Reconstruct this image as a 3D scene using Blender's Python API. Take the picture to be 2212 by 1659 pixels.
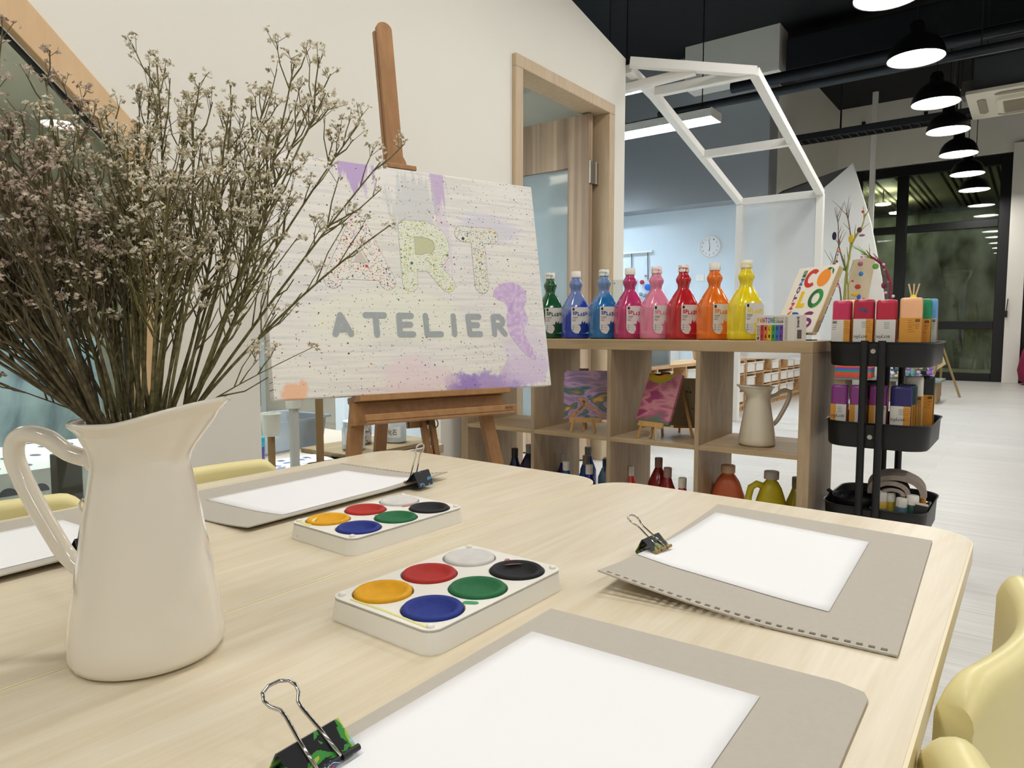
import bpy, bmesh, math, random
from mathutils import Vector, Matrix
from mathutils.geometry import tessellate_polygon
PI = math.pi
R = math.radians
random.seed(7)
for o in list(bpy.data.objects):
    bpy.data.objects.remove(o, do_unlink=True)
SC = bpy.context.scene
COL = SC.collection

# ------------------------------------------------------------------ camera, world, exposure
camd = bpy.data.cameras.new('camera')
camd.sensor_width = 36.0
camd.lens = 36.0 * 1500.0 / 2212.0
camd.clip_start = 0.02
cam = bpy.data.objects.new('camera', camd)
COL.objects.link(cam)
cam.location = (0, 0, 0.807)
cam.rotation_euler = (R(90 - 4.44), 0, R(37.0))
SC.camera = cam
W = bpy.data.worlds.new('night')
SC.world = W
W.use_nodes = True
W.node_tree.nodes['Background'].inputs[0].default_value = (0.35, 0.42, 0.40, 1)
W.node_tree.nodes['Background'].inputs[1].default_value = 0.02
SC.view_settings.view_transform = 'Standard'
SC.view_settings.look = 'None'
SC.view_settings.exposure = .92
SC.view_settings.gamma = 1.0
LAMP = 21.0          # radiance of the pendant lamps
COOL = 33.0          # radiance of the fluorescent louvre lamps

# ------------------------------------------------------------------ tagging helpers
def tag(o, label=None, cat=None, group=None, kind=None):
    if label: o['label'] = label
    if cat: o['category'] = cat
    if group: o['group'] = group
    if kind: o['kind'] = kind
    return o

def empty(name, label, cat, loc=(0, 0, 0), rz=0.0, group=None):
    o = bpy.data.objects.new(name, None)
    COL.objects.link(o)
    o.empty_display_size = 0.05
    o.location = loc
    o.rotation_euler = (0, 0, rz)
    return tag(o, label, cat, group)

def dup(root, parent=None):
    c = root.copy()
    COL.objects.link(c)
    c.parent = parent
    for ch in list(root.children):
        dup(ch, c)
    return c

# ------------------------------------------------------------------ mesh builder
class M:
    def __init__(s):
        s.v = []; s.f = []; s.mi = []; s.cur = 0; s.T = Matrix.Identity(4)
    def add(s, vs, fs):
        b = len(s.v)
        s.v += [tuple(s.T @ Vector(p)) for p in vs]
        s.f += [tuple(b + i for i in f) for f in fs]
        s.mi += [s.cur] * len(fs)
        return s
    def box(s, x0, x1, y0, y1, z0, z1):
        return s.add([(x0, y0, z0), (x1, y0, z0), (x1, y1, z0), (x0, y1, z0), (x0, y0, z1), (x1, y0, z1), (x1, y1, z1), (x0, y1, z1)],
                     [(0, 3, 2, 1), (4, 5, 6, 7), (0, 1, 5, 4), (1, 2, 6, 5), (2, 3, 7, 6), (3, 0, 4, 7)])
    def bar(s, a, b, w, h=None, up=(0, 0, 1)):
        h = w if h is None else h
        a = Vector(a); b = Vector(b); d = (b - a).normalized(); u = Vector(up)
        if abs(d.dot(u)) > .98: u = Vector((1, 0, 0))
        sx = d.cross(u).normalized(); sy = sx.cross(d).normalized()
        vs = []
        for p in (a, b):
            for i, j in ((-1, -1), (1, -1), (1, 1), (-1, 1)):
                vs.append(p + sx * i * w / 2 + sy * j * h / 2)
        return s.add(vs, [(0, 3, 2, 1), (4, 5, 6, 7), (0, 1, 5, 4), (1, 2, 6, 5), (2, 3, 7, 6), (3, 0, 4, 7)])
    def tube(s, pts, r, n=10, cap=True, closed=False):
        pts = [Vector(p) for p in pts]; k = len(pts)
        rs = r if isinstance(r, (list, tuple)) else [r] * k
        vs = []; prev = None
        for i, p in enumerate(pts):
            if closed: d = pts[(i + 1) % k] - pts[i - 1]
            else: d = pts[min(i + 1, k - 1)] - pts[max(i - 1, 0)]
            d.normalize()
            if prev is None:
                u = Vector((0, 0, 1)) if abs(d.z) < .9 else Vector((1, 0, 0))
                u = (u - d * u.dot(d)).normalized()
            else:
                u = (prev - d * prev.dot(d)).normalized()
            prev = u; w = d.cross(u)
            for j in range(n):
                a = 2 * PI * j / n
                vs.append(p + (u * math.cos(a) + w * math.sin(a)) * rs[i])
        fs = []
        for i in range(k if closed else k - 1):
            for j in range(n):
                a = i * n + j; b = i * n + (j + 1) % n; i2 = (i + 1) % k
                fs.append((a, b, i2 * n + (j + 1) % n, i2 * n + j))
        if cap and not closed:
            fs.append(tuple(range(n))[::-1]); fs.append(tuple((k - 1) * n + j for j in range(n)))
        return s.add(vs, fs)
    def loft(s, rings, cap0=True, cap1=True):
        n = len(rings[0]); vs = [p for r in rings for p in r]; fs = []
        for i in range(len(rings) - 1):
            for j in range(n):
                k = (j + 1) % n
                fs.append((i * n + j, i * n + k, (i + 1) * n + k, (i + 1) * n + j))
        if cap0: fs.append(tuple(range(n))[::-1])
        if cap1: fs.append(tuple((len(rings) - 1) * n + j for j in range(n)))
        return s.add(vs, fs)
    def lathe(s, prof, n=32, c=(0, 0, 0), cap0=True, cap1=True):
        rings = [[(c[0] + r * math.cos(2 * PI * j / n), c[1] + r * math.sin(2 * PI * j / n), c[2] + z) for j in range(n)] for r, z in prof]
        return s.loft(rings, cap0, cap1)
    def prism(s, poly, z0, z1, holes=()):
        loops = [[Vector((x, y, 0)) for x, y in poly]] + [[Vector((x, y, 0)) for x, y in h] for h in holes]
        flat = [p for l in loops for p in l]
        tri = tessellate_polygon(loops)
        n = len(flat)
        vs = [(p.x, p.y, z0) for p in flat] + [(p.x, p.y, z1) for p in flat]
        fs = []
        for t in tri:
            a, b, c = t
            ar = (flat[b] - flat[a]).cross(flat[c] - flat[a]).z
            if ar < 0: a, b, c = a, c, b
            fs.append((c, b, a)); fs.append((a + n, b + n, c + n))
        off = 0
        for li, l in enumerate(loops):
            m = len(l)
            ar = sum(l[i].x * l[(i + 1) % m].y - l[(i + 1) % m].x * l[i].y for i in range(m))
            for i in range(m):
                j = (i + 1) % m; a, b = off + i, off + j
                if (ar > 0) != (li > 0): fs.append((a, b, b + n, a + n))
                else: fs.append((b, a, a + n, b + n))
            off += m
        return s.add(vs, fs)
    def sphere(s, c, r, n=10, m=6, sc=(1, 1, 1)):
        rings = []
        for i in range(1, m):
            a = -PI / 2 + PI * i / m
            rings.append([(c[0] + sc[0] * r * math.cos(a) * math.cos(2 * PI * j / n), c[1] + sc[1] * r * math.cos(a) * math.sin(2 * PI * j / n), c[2] + sc[2] * r * math.sin(a)) for j in range(n)])
        return s.loft(rings)
    def build(s, name, mats, parent=None, smooth=False, bevel=0, segs=2, auto=None):
        me = bpy.data.meshes.new(name)
        me.from_pydata(s.v, [], s.f)
        for m in (mats if isinstance(mats, (list, tuple)) else [mats]): me.materials.append(m)
        me.polygons.foreach_set('material_index', s.mi)
        if smooth: me.polygons.foreach_set('use_smooth', [True] * len(s.f))
        me.update()
        if auto:
            me.set_sharp_from_angle(angle=R(auto))
        o = bpy.data.objects.new(name, me)
        COL.objects.link(o)
        if parent: o.parent = parent
        if bevel:
            b = o.modifiers.new('b', 'BEVEL'); b.width = bevel; b.segments = segs; b.limit_method = 'ANGLE'; b.angle_limit = R(40)
            if smooth is False:
                pass
        return o

def rrect(w, h, r, n=6, cx=0, cy=0):
    pts = []
    for sx, sy, a0 in ((1, 1, 0), (-1, 1, 90), (-1, -1, 180), (1, -1, 270)):
        for i in range(n + 1):
            a = R(a0 + 90 * i / n)
            pts.append((cx + sx * (w / 2 - r) + r * math.cos(a), cy + sy * (h / 2 - r) + r * math.sin(a)))
    return pts

def circle(cx, cy, r, n=24):
    return [(cx + r * math.cos(2 * PI * i / n), cy + r * math.sin(2 * PI * i / n)) for i in range(n)]

def frame(o, ex, ey, ez=None):
    ex = Vector(ex).normalized(); ey = Vector(ey).normalized()
    ez = Vector(ez).normalized() if ez is not None else ex.cross(ey)
    return Matrix(((ex.x, ey.x, ez.x, o[0]), (ex.y, ey.y, ez.y, o[1]), (ex.z, ey.z, ez.z, o[2]), (0, 0, 0, 1)))

_tc = {}
def text_data(body, bold=0.0, extr=0.0003):
    k = (body, bold, extr)
    if k in _tc: return _tc[k]
    cu = bpy.data.curves.new('t', 'FONT'); cu.body = body; cu.size = 1.0; cu.offset = bold; cu.resolution_u = 4
    ob = bpy.data.objects.new('t', cu); COL.objects.link(ob)
    bpy.context.view_layer.update()
    dg = bpy.context.evaluated_depsgraph_get()
    me = bpy.data.meshes.new_from_object(ob.evaluated_get(dg))
    vs = [tuple(v.co) for v in me.vertices]; fs = [tuple(p.vertices) for p in me.polygons]
    bpy.data.objects.remove(ob); bpy.data.meshes.remove(me); bpy.data.curves.remove(cu)
    x0 = min(v[0] for v in vs); x1 = max(v[0] for v in vs); y0 = min(v[1] for v in vs); y1 = max(v[1] for v in vs)
    vs = [((v[0] - x0) / (x1 - x0), (v[1] - y0) / (y1 - y0), 0) for v in vs]
    _tc[k] = (vs, fs, (x1 - x0) / (y1 - y0))
    return _tc[k]

def put_text(m, body, x, y, w, h, z=0.0, bold=0.02, rot=0, col=None):
    """fit the writing into the box (x, y, w, h) of the builder's local plane; rot in quarter turns"""
    vs, fs, asp = text_data(body, bold)
    if col is not None: m.cur = col
    out = []
    for a, b, _ in vs:
        if rot == 0: p = (x + a * w, y + b * h, z)
        elif rot == 1: p = (x + w - b * w, y + a * h, z)
        elif rot == 2: p = (x + w - a * w, y + h - b * h, z)
        else: p = (x + b * w, y + h - a * h, z)
        out.append(p)
    m.add(out, fs)

def stroke(m, pts, r, z, n=10):
    """a flat painted stroke with round ends; each piece a hair above the last so they never fight"""
    for i in range(len(pts) - 1):
        a = Vector((pts[i][0], pts[i][1])); b = Vector((pts[i + 1][0], pts[i + 1][1]))
        d = b - a
        ang = math.atan2(d.y, d.x)
        ring = [(a.x + r * math.cos(ang + PI / 2 + PI * k / n), a.y + r * math.sin(ang + PI / 2 + PI * k / n)) for k in range(n + 1)]
        ring += [(b.x + r * math.cos(ang - PI / 2 + PI * k / n), b.y + r * math.sin(ang - PI / 2 + PI * k / n)) for k in range(n + 1)]
        m.add([(p[0], p[1], z + i * 0.000004) for p in ring], [tuple(range(len(ring)))])

# ------------------------------------------------------------------ materials
def new_mat(name):
    m = bpy.data.materials.new(name); m.use_nodes = True
    return m, m.node_tree, m.node_tree.nodes['Principled BSDF']

def srgb(h):
    if isinstance(h, str):
        c = [int(h[i:i + 2], 16) / 255 for i in (0, 2, 4)]
    else:
        c = [v / 255 for v in h]
    return tuple(v / 12.92 if v <= .04045 else ((v + .055) / 1.055) ** 2.4 for v in c) + (1,)

def mat(name, col, rough=.5, metal=0, var=0.0, scale=20, coat=0, bump=0, bscale=200, emit=None, estr=0, trans=0, ior=1.45, sss=0):
    m, nt, b = new_mat(name)
    c = srgb(col)
    b.inputs['Base Color'].default_value = c
    b.inputs['Roughness'].default_value = rough
    b.inputs['Metallic'].default_value = metal
    b.inputs['IOR'].default_value = ior
    if coat: b.inputs['Coat Weight'].default_value = coat; b.inputs['Coat Roughness'].default_value = .08
    if trans: b.inputs['Transmission Weight'].default_value = trans
    if emit: b.inputs['Emission Color'].default_value = srgb(emit); b.inputs['Emission Strength'].default_value = estr
    tc = nt.nodes.new('ShaderNodeTexCoord')
    n = nt.nodes.new('ShaderNodeTexNoise'); n.inputs['Scale'].default_value = scale; n.inputs['Detail'].default_value = 4
    nt.links.new(tc.outputs['Object'], n.inputs['Vector'])
    if var:
        mx = nt.nodes.new('ShaderNodeMix'); mx.data_type = 'RGBA'
        mx.inputs['A'].default_value = tuple(v * (1 - var) for v in c[:3]) + (1,)
        mx.inputs['B'].default_value = tuple(min(1, v * (1 + var)) for v in c[:3]) + (1,)
        nt.links.new(n.outputs['Fac'], mx.inputs['Factor'])
        nt.links.new(mx.outputs['Result'], b.inputs['Base Color'])
    if bump:
        n2 = nt.nodes.new('ShaderNodeTexNoise'); n2.inputs['Scale'].default_value = bscale
        nt.links.new(tc.outputs['Object'], n2.inputs['Vector'])
        bp = nt.nodes.new('ShaderNodeBump'); bp.inputs['Strength'].default_value = bump; bp.inputs['Distance'].default_value = .002
        nt.links.new(n2.outputs['Fac'], bp.inputs['Height']); nt.links.new(bp.outputs['Normal'], b.inputs['Normal'])
    return m

def ramp(nt, fac, stops, interp='LINEAR'):
    r = nt.nodes.new('ShaderNodeValToRGB'); e = r.color_ramp; e.interpolation = interp
    while len(e.elements) > 1: e.elements.remove(e.elements[-1])
    e.elements[0].position = stops[0][0]; e.elements[0].color = stops[0][1]
    for p, c in stops[1:]:
        x = e.elements.new(p); x.color = c
    if fac is not None: nt.links.new(fac, r.inputs['Fac'])
    return r

def wood(name, c1, c2, axis=0, scale=1.0, rough=.45, stretch=14, cont=1.0, distort=1.2, coat=0.0):
    """grain running along one object axis"""
    m, nt, b = new_mat(name)
    tc = nt.nodes.new('ShaderNodeTexCoord'); mp = nt.nodes.new('ShaderNodeMapping')
    s = [stretch * scale] * 3; s[axis] = scale
    mp.inputs['Scale'].default_value = s
    nt.links.new(tc.outputs['Object'], mp.inputs['Vector'])
    n = nt.nodes.new('ShaderNodeTexNoise'); n.inputs['Scale'].default_value = 1.3; n.inputs['Detail'].default_value = 6; n.inputs['Roughness'].default_value = .55; n.inputs['Distortion'].default_value = distort
    nt.links.new(mp.outputs['Vector'], n.inputs['Vector'])
    mp2 = nt.nodes.new('ShaderNodeMapping'); s2 = [90 * scale] * 3; s2[axis] = 2.5 * scale
    mp2.inputs['Scale'].default_value = s2
    nt.links.new(tc.outputs['Object'], mp2.inputs['Vector'])
    n2 = nt.nodes.new('ShaderNodeTexNoise'); n2.inputs['Scale'].default_value = 2; n2.inputs['Detail'].default_value = 3
    nt.links.new(mp2.outputs['Vector'], n2.inputs['Vector'])
    ad = nt.nodes.new('ShaderNodeMath'); ad.operation = 'MULTIPLY_ADD'; ad.inputs[1].default_value = .35
    nt.links.new(n2.outputs['Fac'], ad.inputs[0]); nt.links.new(n.outputs['Fac'], ad.inputs[2])
    r = ramp(nt, ad.outputs[0], [(.67 - .22 / cont, srgb(c2)), (.67 + .22 / cont, srgb(c1))])
    nt.links.new(r.outputs['Color'], b.inputs['Base Color'])
    b.inputs['Roughness'].default_value = rough
    if coat: b.inputs['Coat Weight'].default_value = coat; b.inputs['Coat Roughness'].default_value = .15
    return m

def emitter(name, col, st):
    m = bpy.data.materials.new(name); m.use_nodes = True; nt = m.node_tree
    for n in list(nt.nodes):
        if n.type == 'BSDF_PRINCIPLED': nt.nodes.remove(n)
    e = nt.nodes.new('ShaderNodeEmission'); e.inputs[0].default_value = srgb(col); e.inputs[1].default_value = st
    nt.links.new(e.outputs[0], nt.nodes['Material Output'].inputs[0])
    return m

def pane_mat(name, tint, ior=1.5, dirt=0.0, rough=0.0):
    """thin glazing: what is behind shows through, the room mirrors in it by the Fresnel law"""
    m = bpy.data.materials.new(name); m.use_nodes = True; nt = m.node_tree
    for n in list(nt.nodes):
        if n.type == 'BSDF_PRINCIPLED': nt.nodes.remove(n)
    t = nt.nodes.new('ShaderNodeBsdfTransparent'); t.inputs[0].default_value = srgb(tint)
    g = nt.nodes.new('ShaderNodeBsdfGlossy'); g.inputs['Roughness'].default_value = rough
    f = nt.nodes.new('ShaderNodeFresnel'); f.inputs[0].default_value = ior
    mx = nt.nodes.new('ShaderNodeMixShader')
    nt.links.new(f.outputs[0], mx.inputs[0]); nt.links.new(t.outputs[0], mx.inputs[1]); nt.links.new(g.outputs[0], mx.inputs[2])
    out = mx
    if dirt:
        tc = nt.nodes.new('ShaderNodeTexCoord'); n = nt.nodes.new('ShaderNodeTexNoise'); n.inputs['Scale'].default_value = 2.2; n.inputs['Detail'].default_value = 8
        nt.links.new(tc.outputs['Object'], n.inputs['Vector'])
        r = ramp(nt, n.outputs['Fac'], [(.42, (0, 0, 0, 1)), (.75, (dirt, dirt, dirt, 1))])
        d = nt.nodes.new('ShaderNodeBsdfDiffuse'); d.inputs[0].default_value = srgb('a8b4a4')
        m2 = nt.nodes.new('ShaderNodeMixShader')
        nt.links.new(r.outputs['Color'], m2.inputs[0]); nt.links.new(mx.outputs[0], m2.inputs[1]); nt.links.new(d.outputs[0], m2.inputs[2])
        out = m2
    nt.links.new(out.outputs[0], nt.nodes['Material Output'].inputs[0])
    return m

def plank_floor():
    m, nt, b = new_mat('pale_plank_floor')
    tc = nt.nodes.new('ShaderNodeTexCoord')
    br = nt.nodes.new('ShaderNodeTexBrick')
    br.inputs['Scale'].default_value = 1.0; br.inputs['Brick Width'].default_value = 1.2; br.inputs['Row Height'].default_value = .18
    br.inputs['Mortar Size'].default_value = .0015; br.inputs['Mortar Smooth'].default_value = 0; br.offset = .37
    br.inputs['Color1'].default_value = srgb('dedcd6'); br.inputs['Color2'].default_value = srgb('d6d4ce'); br.inputs['Mortar'].default_value = srgb('c8c5be')
    nt.links.new(tc.outputs['Object'], br.inputs['Vector'])
    mp = nt.nodes.new('ShaderNodeMapping'); mp.inputs['Scale'].default_value = (1.5, 60, 1)
    nt.links.new(tc.outputs['Object'], mp.inputs['Vector'])
    n = nt.nodes.new('ShaderNodeTexNoise'); n.inputs['Scale'].default_value = 1.5; n.inputs['Detail'].default_value = 5
    nt.links.new(mp.outputs['Vector'], n.inputs['Vector'])
    r = ramp(nt, n.outputs['Fac'], [(.35, (.86, .85, .84, 1)), (.6, (1, 1, 1, 1))])
    mx = nt.nodes.new('ShaderNodeMix'); mx.data_type = 'RGBA'; mx.blend_type = 'MULTIPLY'; mx.inputs['Factor'].default_value = 1
    nt.links.new(br.outputs['Color'], mx.inputs['A']); nt.links.new(r.outputs['Color'], mx.inputs['B'])
    nt.links.new(mx.outputs['Result'], b.inputs['Base Color'])
    b.inputs['Roughness'].default_value = .38
    return m

K = {}
K['floor'] = plank_floor()
K['wall'] = mat('warm_white_paint', 'ebe8de', .85, var=.015, scale=3, bump=.08, bscale=120)
K['wall_cool'] = mat('pale_blue_paint', 'dbe6ee', .85, var=.02, scale=2)
K['wall_shade'] = mat('shaded_wall_paint', '9a9da0', .85, var=.03, scale=2)  # dimness above the down-facing louvre lamps, painted into the bulkhead's grey
K['ceil'] = mat('black_ceiling_paint', '0b0d11', .8, var=.2, scale=2)
K['duct'] = mat('black_duct_paint', '15181d', .55, var=.15, scale=3)
K['duct2'] = mat('charcoal_duct_paint', '25282c', .5, var=.1, scale=5)
K['black'] = mat('black_metal', '101113', .45)
K['blackp'] = mat('black_powder_coat', '161719', .42, bump=.1, bscale=600)
K['white'] = mat('white_paint', 'eceae4', .5)
K['whitep'] = mat('white_plastic', 'f0eee8', .4)
K['enamel'] = mat('cream_enamel', 'ece5d6', .12, coat=.6, var=.015, scale=8)
K['enamel2'] = mat('cream_enamel_old', 'd9d0bb', .18, coat=.5, var=.03, scale=20)
K['table'] = wood('birch_laminate', 'e4dac3', 'd2c2a2', axis=1, scale=1.6, rough=.38, stretch=9, cont=.75, distort=2.2)
K['tedge'] = mat('birch_edge_band', 'e8dbb8', .4)
K['shelfv'] = wood('washed_oak_upright', 'b39c7c', '917c62', axis=2, scale=2.2, rough=.5, stretch=7, cont=.9)
K['shelfh'] = wood('washed_oak_board', 'b8a07c', '9d8663', axis=0, scale=2.2, rough=.5, stretch=7, cont=.9)
K['doorw'] = wood('striped_veneer', 'c9b195', '8a725e', axis=2, scale=.22, rough=.45, stretch=55, cont=1.15, distort=.1)
K['jamb'] = wood('pale_oak_jamb', 'cdb899', 'b9a283', axis=2, scale=2, rough=.5, stretch=10, cont=.8)
K['honey'] = wood('honey_pine', 'e0c096', 'd4b186', axis=2, scale=2, rough=.5, stretch=8, cont=.8)
K['beech'] = wood('oiled_beech', 'ab7e50', '8f663e', axis=2, scale=3, rough=.42, stretch=9, cont=.9)
K['beechx'] = wood('oiled_beech_cross', 'b08354', '946b41', axis=0, scale=3, rough=.42, stretch=9, cont=.9)
K['pine'] = wood('raw_pine', 'd9b78a', 'bd9465', axis=1, scale=2.5, rough=.6, stretch=8, cont=1.1)
K['mini'] = mat('mini_easel_pine', 'bd955a', .5, var=.12, scale=30)
K['grey_board'] = mat('grey_cardboard', 'bab3a6', .8, var=.05, scale=160, bump=.08, bscale=500)
K['paper'] = mat('white_paper', 'f3f3f3', .7)
K['steel'] = mat('chrome_wire', 'c9c6c0', .15, metal=1)
K['chair'] = mat('yellow_plastic', 'ebdfa2', .38, bump=.03, bscale=300)
K['chairleg'] = mat('chair_leg_metal', 'c9c8c4', .3, metal=.8)
K['lamp'] = emitter('warm_lamp_glow', 'fffcf8', LAMP)
K['lampcool'] = emitter('cool_tube_glow', 'dcefff', COOL)
K['lampneutral'] = emitter('neutral_tube_glow', 'f4f4ee', 28)
K['shade'] = mat('black_lamp_shade', '0c0d0e', .35)
K['shadein'] = mat('white_shade_lining', 'efefe8', .5)
K['frame'] = mat('black_window_frame', '0d0e10', .4)
K['night'] = pane_mat('night_glass', 'e4ebe2', dirt=.16)
K['glass'] = pane_mat('clear_glass', 'f1f3ec')
K['acry'] = pane_mat('clear_acrylic', 'eef2f2', rough=.05)
K['plasticbox'] = pane_mat('frosted_tub_plastic', 'c4d4de', ior=1.6, rough=.2, dirt=.6)
K['ac'] = mat('cream_ac_plastic', 'd8d2c0', .5)
K['acg'] = mat('ac_grille', '9a917d', .6)

TEXT_BLACK = mat('printing_black', '17181a', .6)
def cmat(name, c, **k): return mat(name, c, k.pop('rough', .5), **k)

# ================================================================== THE SETTING
def S(m, name, mats, parent=None, **k):
    o = m.build(name, mats, parent, **k)
    if parent is None: o['kind'] = 'structure'
    return o

m = M().box(-6, 6.5, -4, 13.35, -.05, 0); S(m, 'floor', K['floor'])
m = M().box(-6, 6.5, -4, 13.5, 4.55, 4.65); S(m, 'ceiling', K['ceil'])
# left wall with the play-house window, the low hatch and the doorway (local x = Y, local y = Z)
m = M(); m.T = frame((-2.23, 0, 0), (0, 1, 0), (0, 0, 1))
win = [(-.55, .02), (1.0, .02), (1.0, 1.36), (.2, 2.125), (-.55, 1.41)]
hat = [(1.37, .30), (2.27, .30), (2.27, .80), (2.0, 1.0), (1.64, 1.0), (1.37, .79)]
dor = [(2.83, -.0), (3.77, -.0), (3.77, 2.13), (2.83, 2.13)]
outer = [(-4, 0), (2.83, 0), (2.83, 2.13), (3.77, 2.13), (3.77, 0), (3.97, 0), (3.97, 2.48), (-4, 4.02)]
m.prism(outer, 0, .12, [win, hat])
S(m, 'wall_left', K['wall'])
# honey-coloured play-house window frame
m = M(); m.T = frame((-2.125, 0, 0), (0, 1, 0), (0, 0, 1))
inner = [(-.47, .10), (.955, .10), (.955, 1.318), (.2, 2.01), (-.47, 1.37)]
o2 = [(-.57, .0), (1.02, .0), (1.02, 1.36), (.2, 2.155), (-.57, 1.42)]
m.prism(o2, 0, .035, [inner]); wf = S(m, 'window_1', K['honey'], bevel=.003)
m = M(); m.T = frame((-2.17, 0, 0), (0, 1, 0), (0, 0, 1))
m.prism([(-.47, .10), (.955, .10), (.955, 1.318), (.2, 2.01), (-.47, 1.37)], 0, .006); m.build('pane', K['glass'], wf)
m = M(); m.T = frame((-2.15, 0, 0), (0, 1, 0), (0, 0, 1))
ins = [(-.462, .108), (.947, .108), (.947, 1.314), (.2, 2.0), (-.462, 1.366)]
m.prism(inner, 0, .02, [ins]); m.build('gasket', K['duct2'], wf)
# far wall with the black window wall
m = M(); m.T = frame((0, 13.3, 0), (1, 0, 0), (0, 0, 1))
m.prism([(-3.0, 0), (-2.62, 0), (-2.62, 3.5), (-.39, 3.5), (-.39, 0), (-.19, 0), (-.19, 3.5), (5.6, 3.5), (5.6, 0), (6.5, 0), (6.5, 4.55), (-3.0, 4.55)], -.0, .2)
m.T = Matrix.Identity(4)
S(m, 'wall_far', K['wall'])
S(M().box(-.40, -.19, 13.0, 13.12, 0, 3.6), 'trim_1', K['wall'], bevel=.006)
def black_window(name, x0, x1, mull, handle=None):
    m = M(); yf0, yf1 = 13.16, 13.26
    m.box(x0, x0 + .14, yf0, yf1, 0, 3.49); m.box(x1 - .15, x1, yf0, yf1, 0, 3.49)
    for a in mull: m.box(a, a + .16, yf0, yf1, .13, 3.33)
    for z0, z1 in ((0, .13), (.82, .95), (2.40, 2.52), (3.33, 3.49)): m.box(x0 + .14, x1 - .15, yf0 + .005, yf1 - .005, z0, z1)
    w = S(m, name, K['frame'], bevel=.006)
    edges = [x0 + .14] + [q for a in mull for q in (a, a + .16)] + [x1 - .15]
    for i in range(0, len(edges), 2):
        for z0, z1 in ((.13, .82), (.95, 2.40), (2.52, 3.33)):
            M().box(edges[i], edges[i + 1], 13.205, 13.215, z0, z1).build('pane', K['night'], w)
    if handle:
        M().box(x1 + .0, x1 + .03, 12.95, 13.0, 1.0, 1.1).bar((x1 + .015, 12.97, 1.1), (x1 + .03, 12.97, 1.28), .012).build('catch', K['black'], w)
    return w
black_window('window_2', -2.62, -.40, [-1.95], True)
black_window('window_3', -.19, 5.6, [1.2, 2.9, 4.4])
S(M().box(-2.99, -2.87, 9.7, 13.3, 0, 4.55), 'wall_side', K['wall'])
S(M().box(-6, -2.99, 9.7, 9.82, 0, 4.55), 'wall_back', K['wall_cool'])
S(M().box(-6, -2.875, 9.35, 9.699, 2.55, 4.549), 'trim_2', K['wall_shade'])
S(M().box(-6.1, -6, 3.96, 9.8, 0, 4.55), 'wall_outer', K['wall_cool'])
S(M().box(-6.1, -6, -4, 3.96, 0, 4.55), 'wall_room', mat('sage_grey_paint', 'b9bbae', .85, var=.02, scale=3))
S(M().box(6.5, 6.6, -4, 13.5, 0, 4.55), 'wall_right', K['wall'])
S(M().box(-6, 6.5, -4.1, -4, 0, 4.55), 'wall_behind', K['wall'])
# the small room behind the left wall
S(M().box(-5.99, -2.23, 3.86, 3.96, 0, 2.5), 'wall_partition', K['wall'])
S(M().box(-3.25, -3.17, 2.6, 3.859, 0, 2.379), 'wall_return', K['wall_cool'])
S(M().box(-5.99, -2.231, -3.99, 3.859, 2.38, 2.46), 'ceiling_room', K['wall'])
# ceiling bulkheads
S(M().box(-3.9, -2.68, 9.0, 9.34, 4.0, 4.549), 'trim_3', K['wall'])
duct_corner = M().box(-2.868, -1.9, 9.72, 10.0, 4.05, 4.54)
# doorway casing, open door leaf
def haze_mat(name, col, cover, rough=.0):
    m = bpy.data.materials.new(name); m.use_nodes = True; nt = m.node_tree
    for n in list(nt.nodes):
        if n.type == 'BSDF_PRINCIPLED': nt.nodes.remove(n)
    t = nt.nodes.new('ShaderNodeBsdfTransparent'); d = nt.nodes.new('ShaderNodeBsdfDiffuse'); d.inputs[0].default_value = srgb(col)
    tl_ = nt.nodes.new('ShaderNodeBsdfTranslucent'); tl_.inputs[0].default_value = srgb(col)
    a = nt.nodes.new('ShaderNodeMixShader'); a.inputs[0].default_value = .4; nt.links.new(d.outputs[0], a.inputs[1]); nt.links.new(tl_.outputs[0], a.inputs[2])
    b_ = nt.nodes.new('ShaderNodeMixShader'); b_.inputs[0].default_value = cover; nt.links.new(t.outputs[0], b_.inputs[1]); nt.links.new(a.outputs[0], b_.inputs[2])
    g = nt.nodes.new('ShaderNodeBsdfGlossy'); g.inputs['Roughness'].default_value = .06; f = nt.nodes.new('ShaderNodeFresnel'); f.inputs[0].default_value = 1.45
    c = nt.nodes.new('ShaderNodeMixShader'); nt.links.new(f.outputs[0], c.inputs[0]); nt.links.new(b_.outputs[0], c.inputs[1]); nt.links.new(g.outputs[0], c.inputs[2])
    nt.links.new(c.outputs[0], nt.nodes['Material Output'].inputs[0])
    return m
FROST = haze_mat('frosted_door_glass', 'd5e4e8', .6)
m = M()
for y0, y1 in ((2.80, 2.862), (3.735, 3.80)): m.box(-2.235, -2.085, y0, y1, 0, 2.094)
m.box(-2.235, -2.085, 2.80, 3.80, 2.094, 2.155)
d1 = S(m, 'door_1', K['jamb'], bevel=.004)
m = M(); m.T = frame((-3.02, 3.66, 0), (1, 0, 0), (0, 0, 1))
m.prism([(0, .01), (.85, .01), (.85, 2.086), (0, 2.086)], -.02, .02, [[(.16, .25), (.70, .25), (.70, 1.785), (.16, 1.785)]])
leaf = m.build('door_leaf', K['doorw'], d1, bevel=.002)
M().box(-2.86, -2.32, 3.655, 3.665, .25, 1.785).build('pane', FROST, leaf)
m = M()
for z in (1.68, .25): m.box(-2.168, -2.160, 3.64, 3.735, z, z + .13); m.tube([(-2.158, 3.70, z), (-2.158, 3.70, z + .13)], .009)
m.build('hinge', mat('brushed_steel', '9a958b', .35, metal=.9), d1, smooth=False)
# hatch counter, reaching into the small room
S(M().box(-2.95, -2.09, 1.372, 2.268, .262, .30), 'trim_5', mat('counter_taupe', 'b6ab9b', .6, var=.04, scale=5), bevel=.003)

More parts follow.
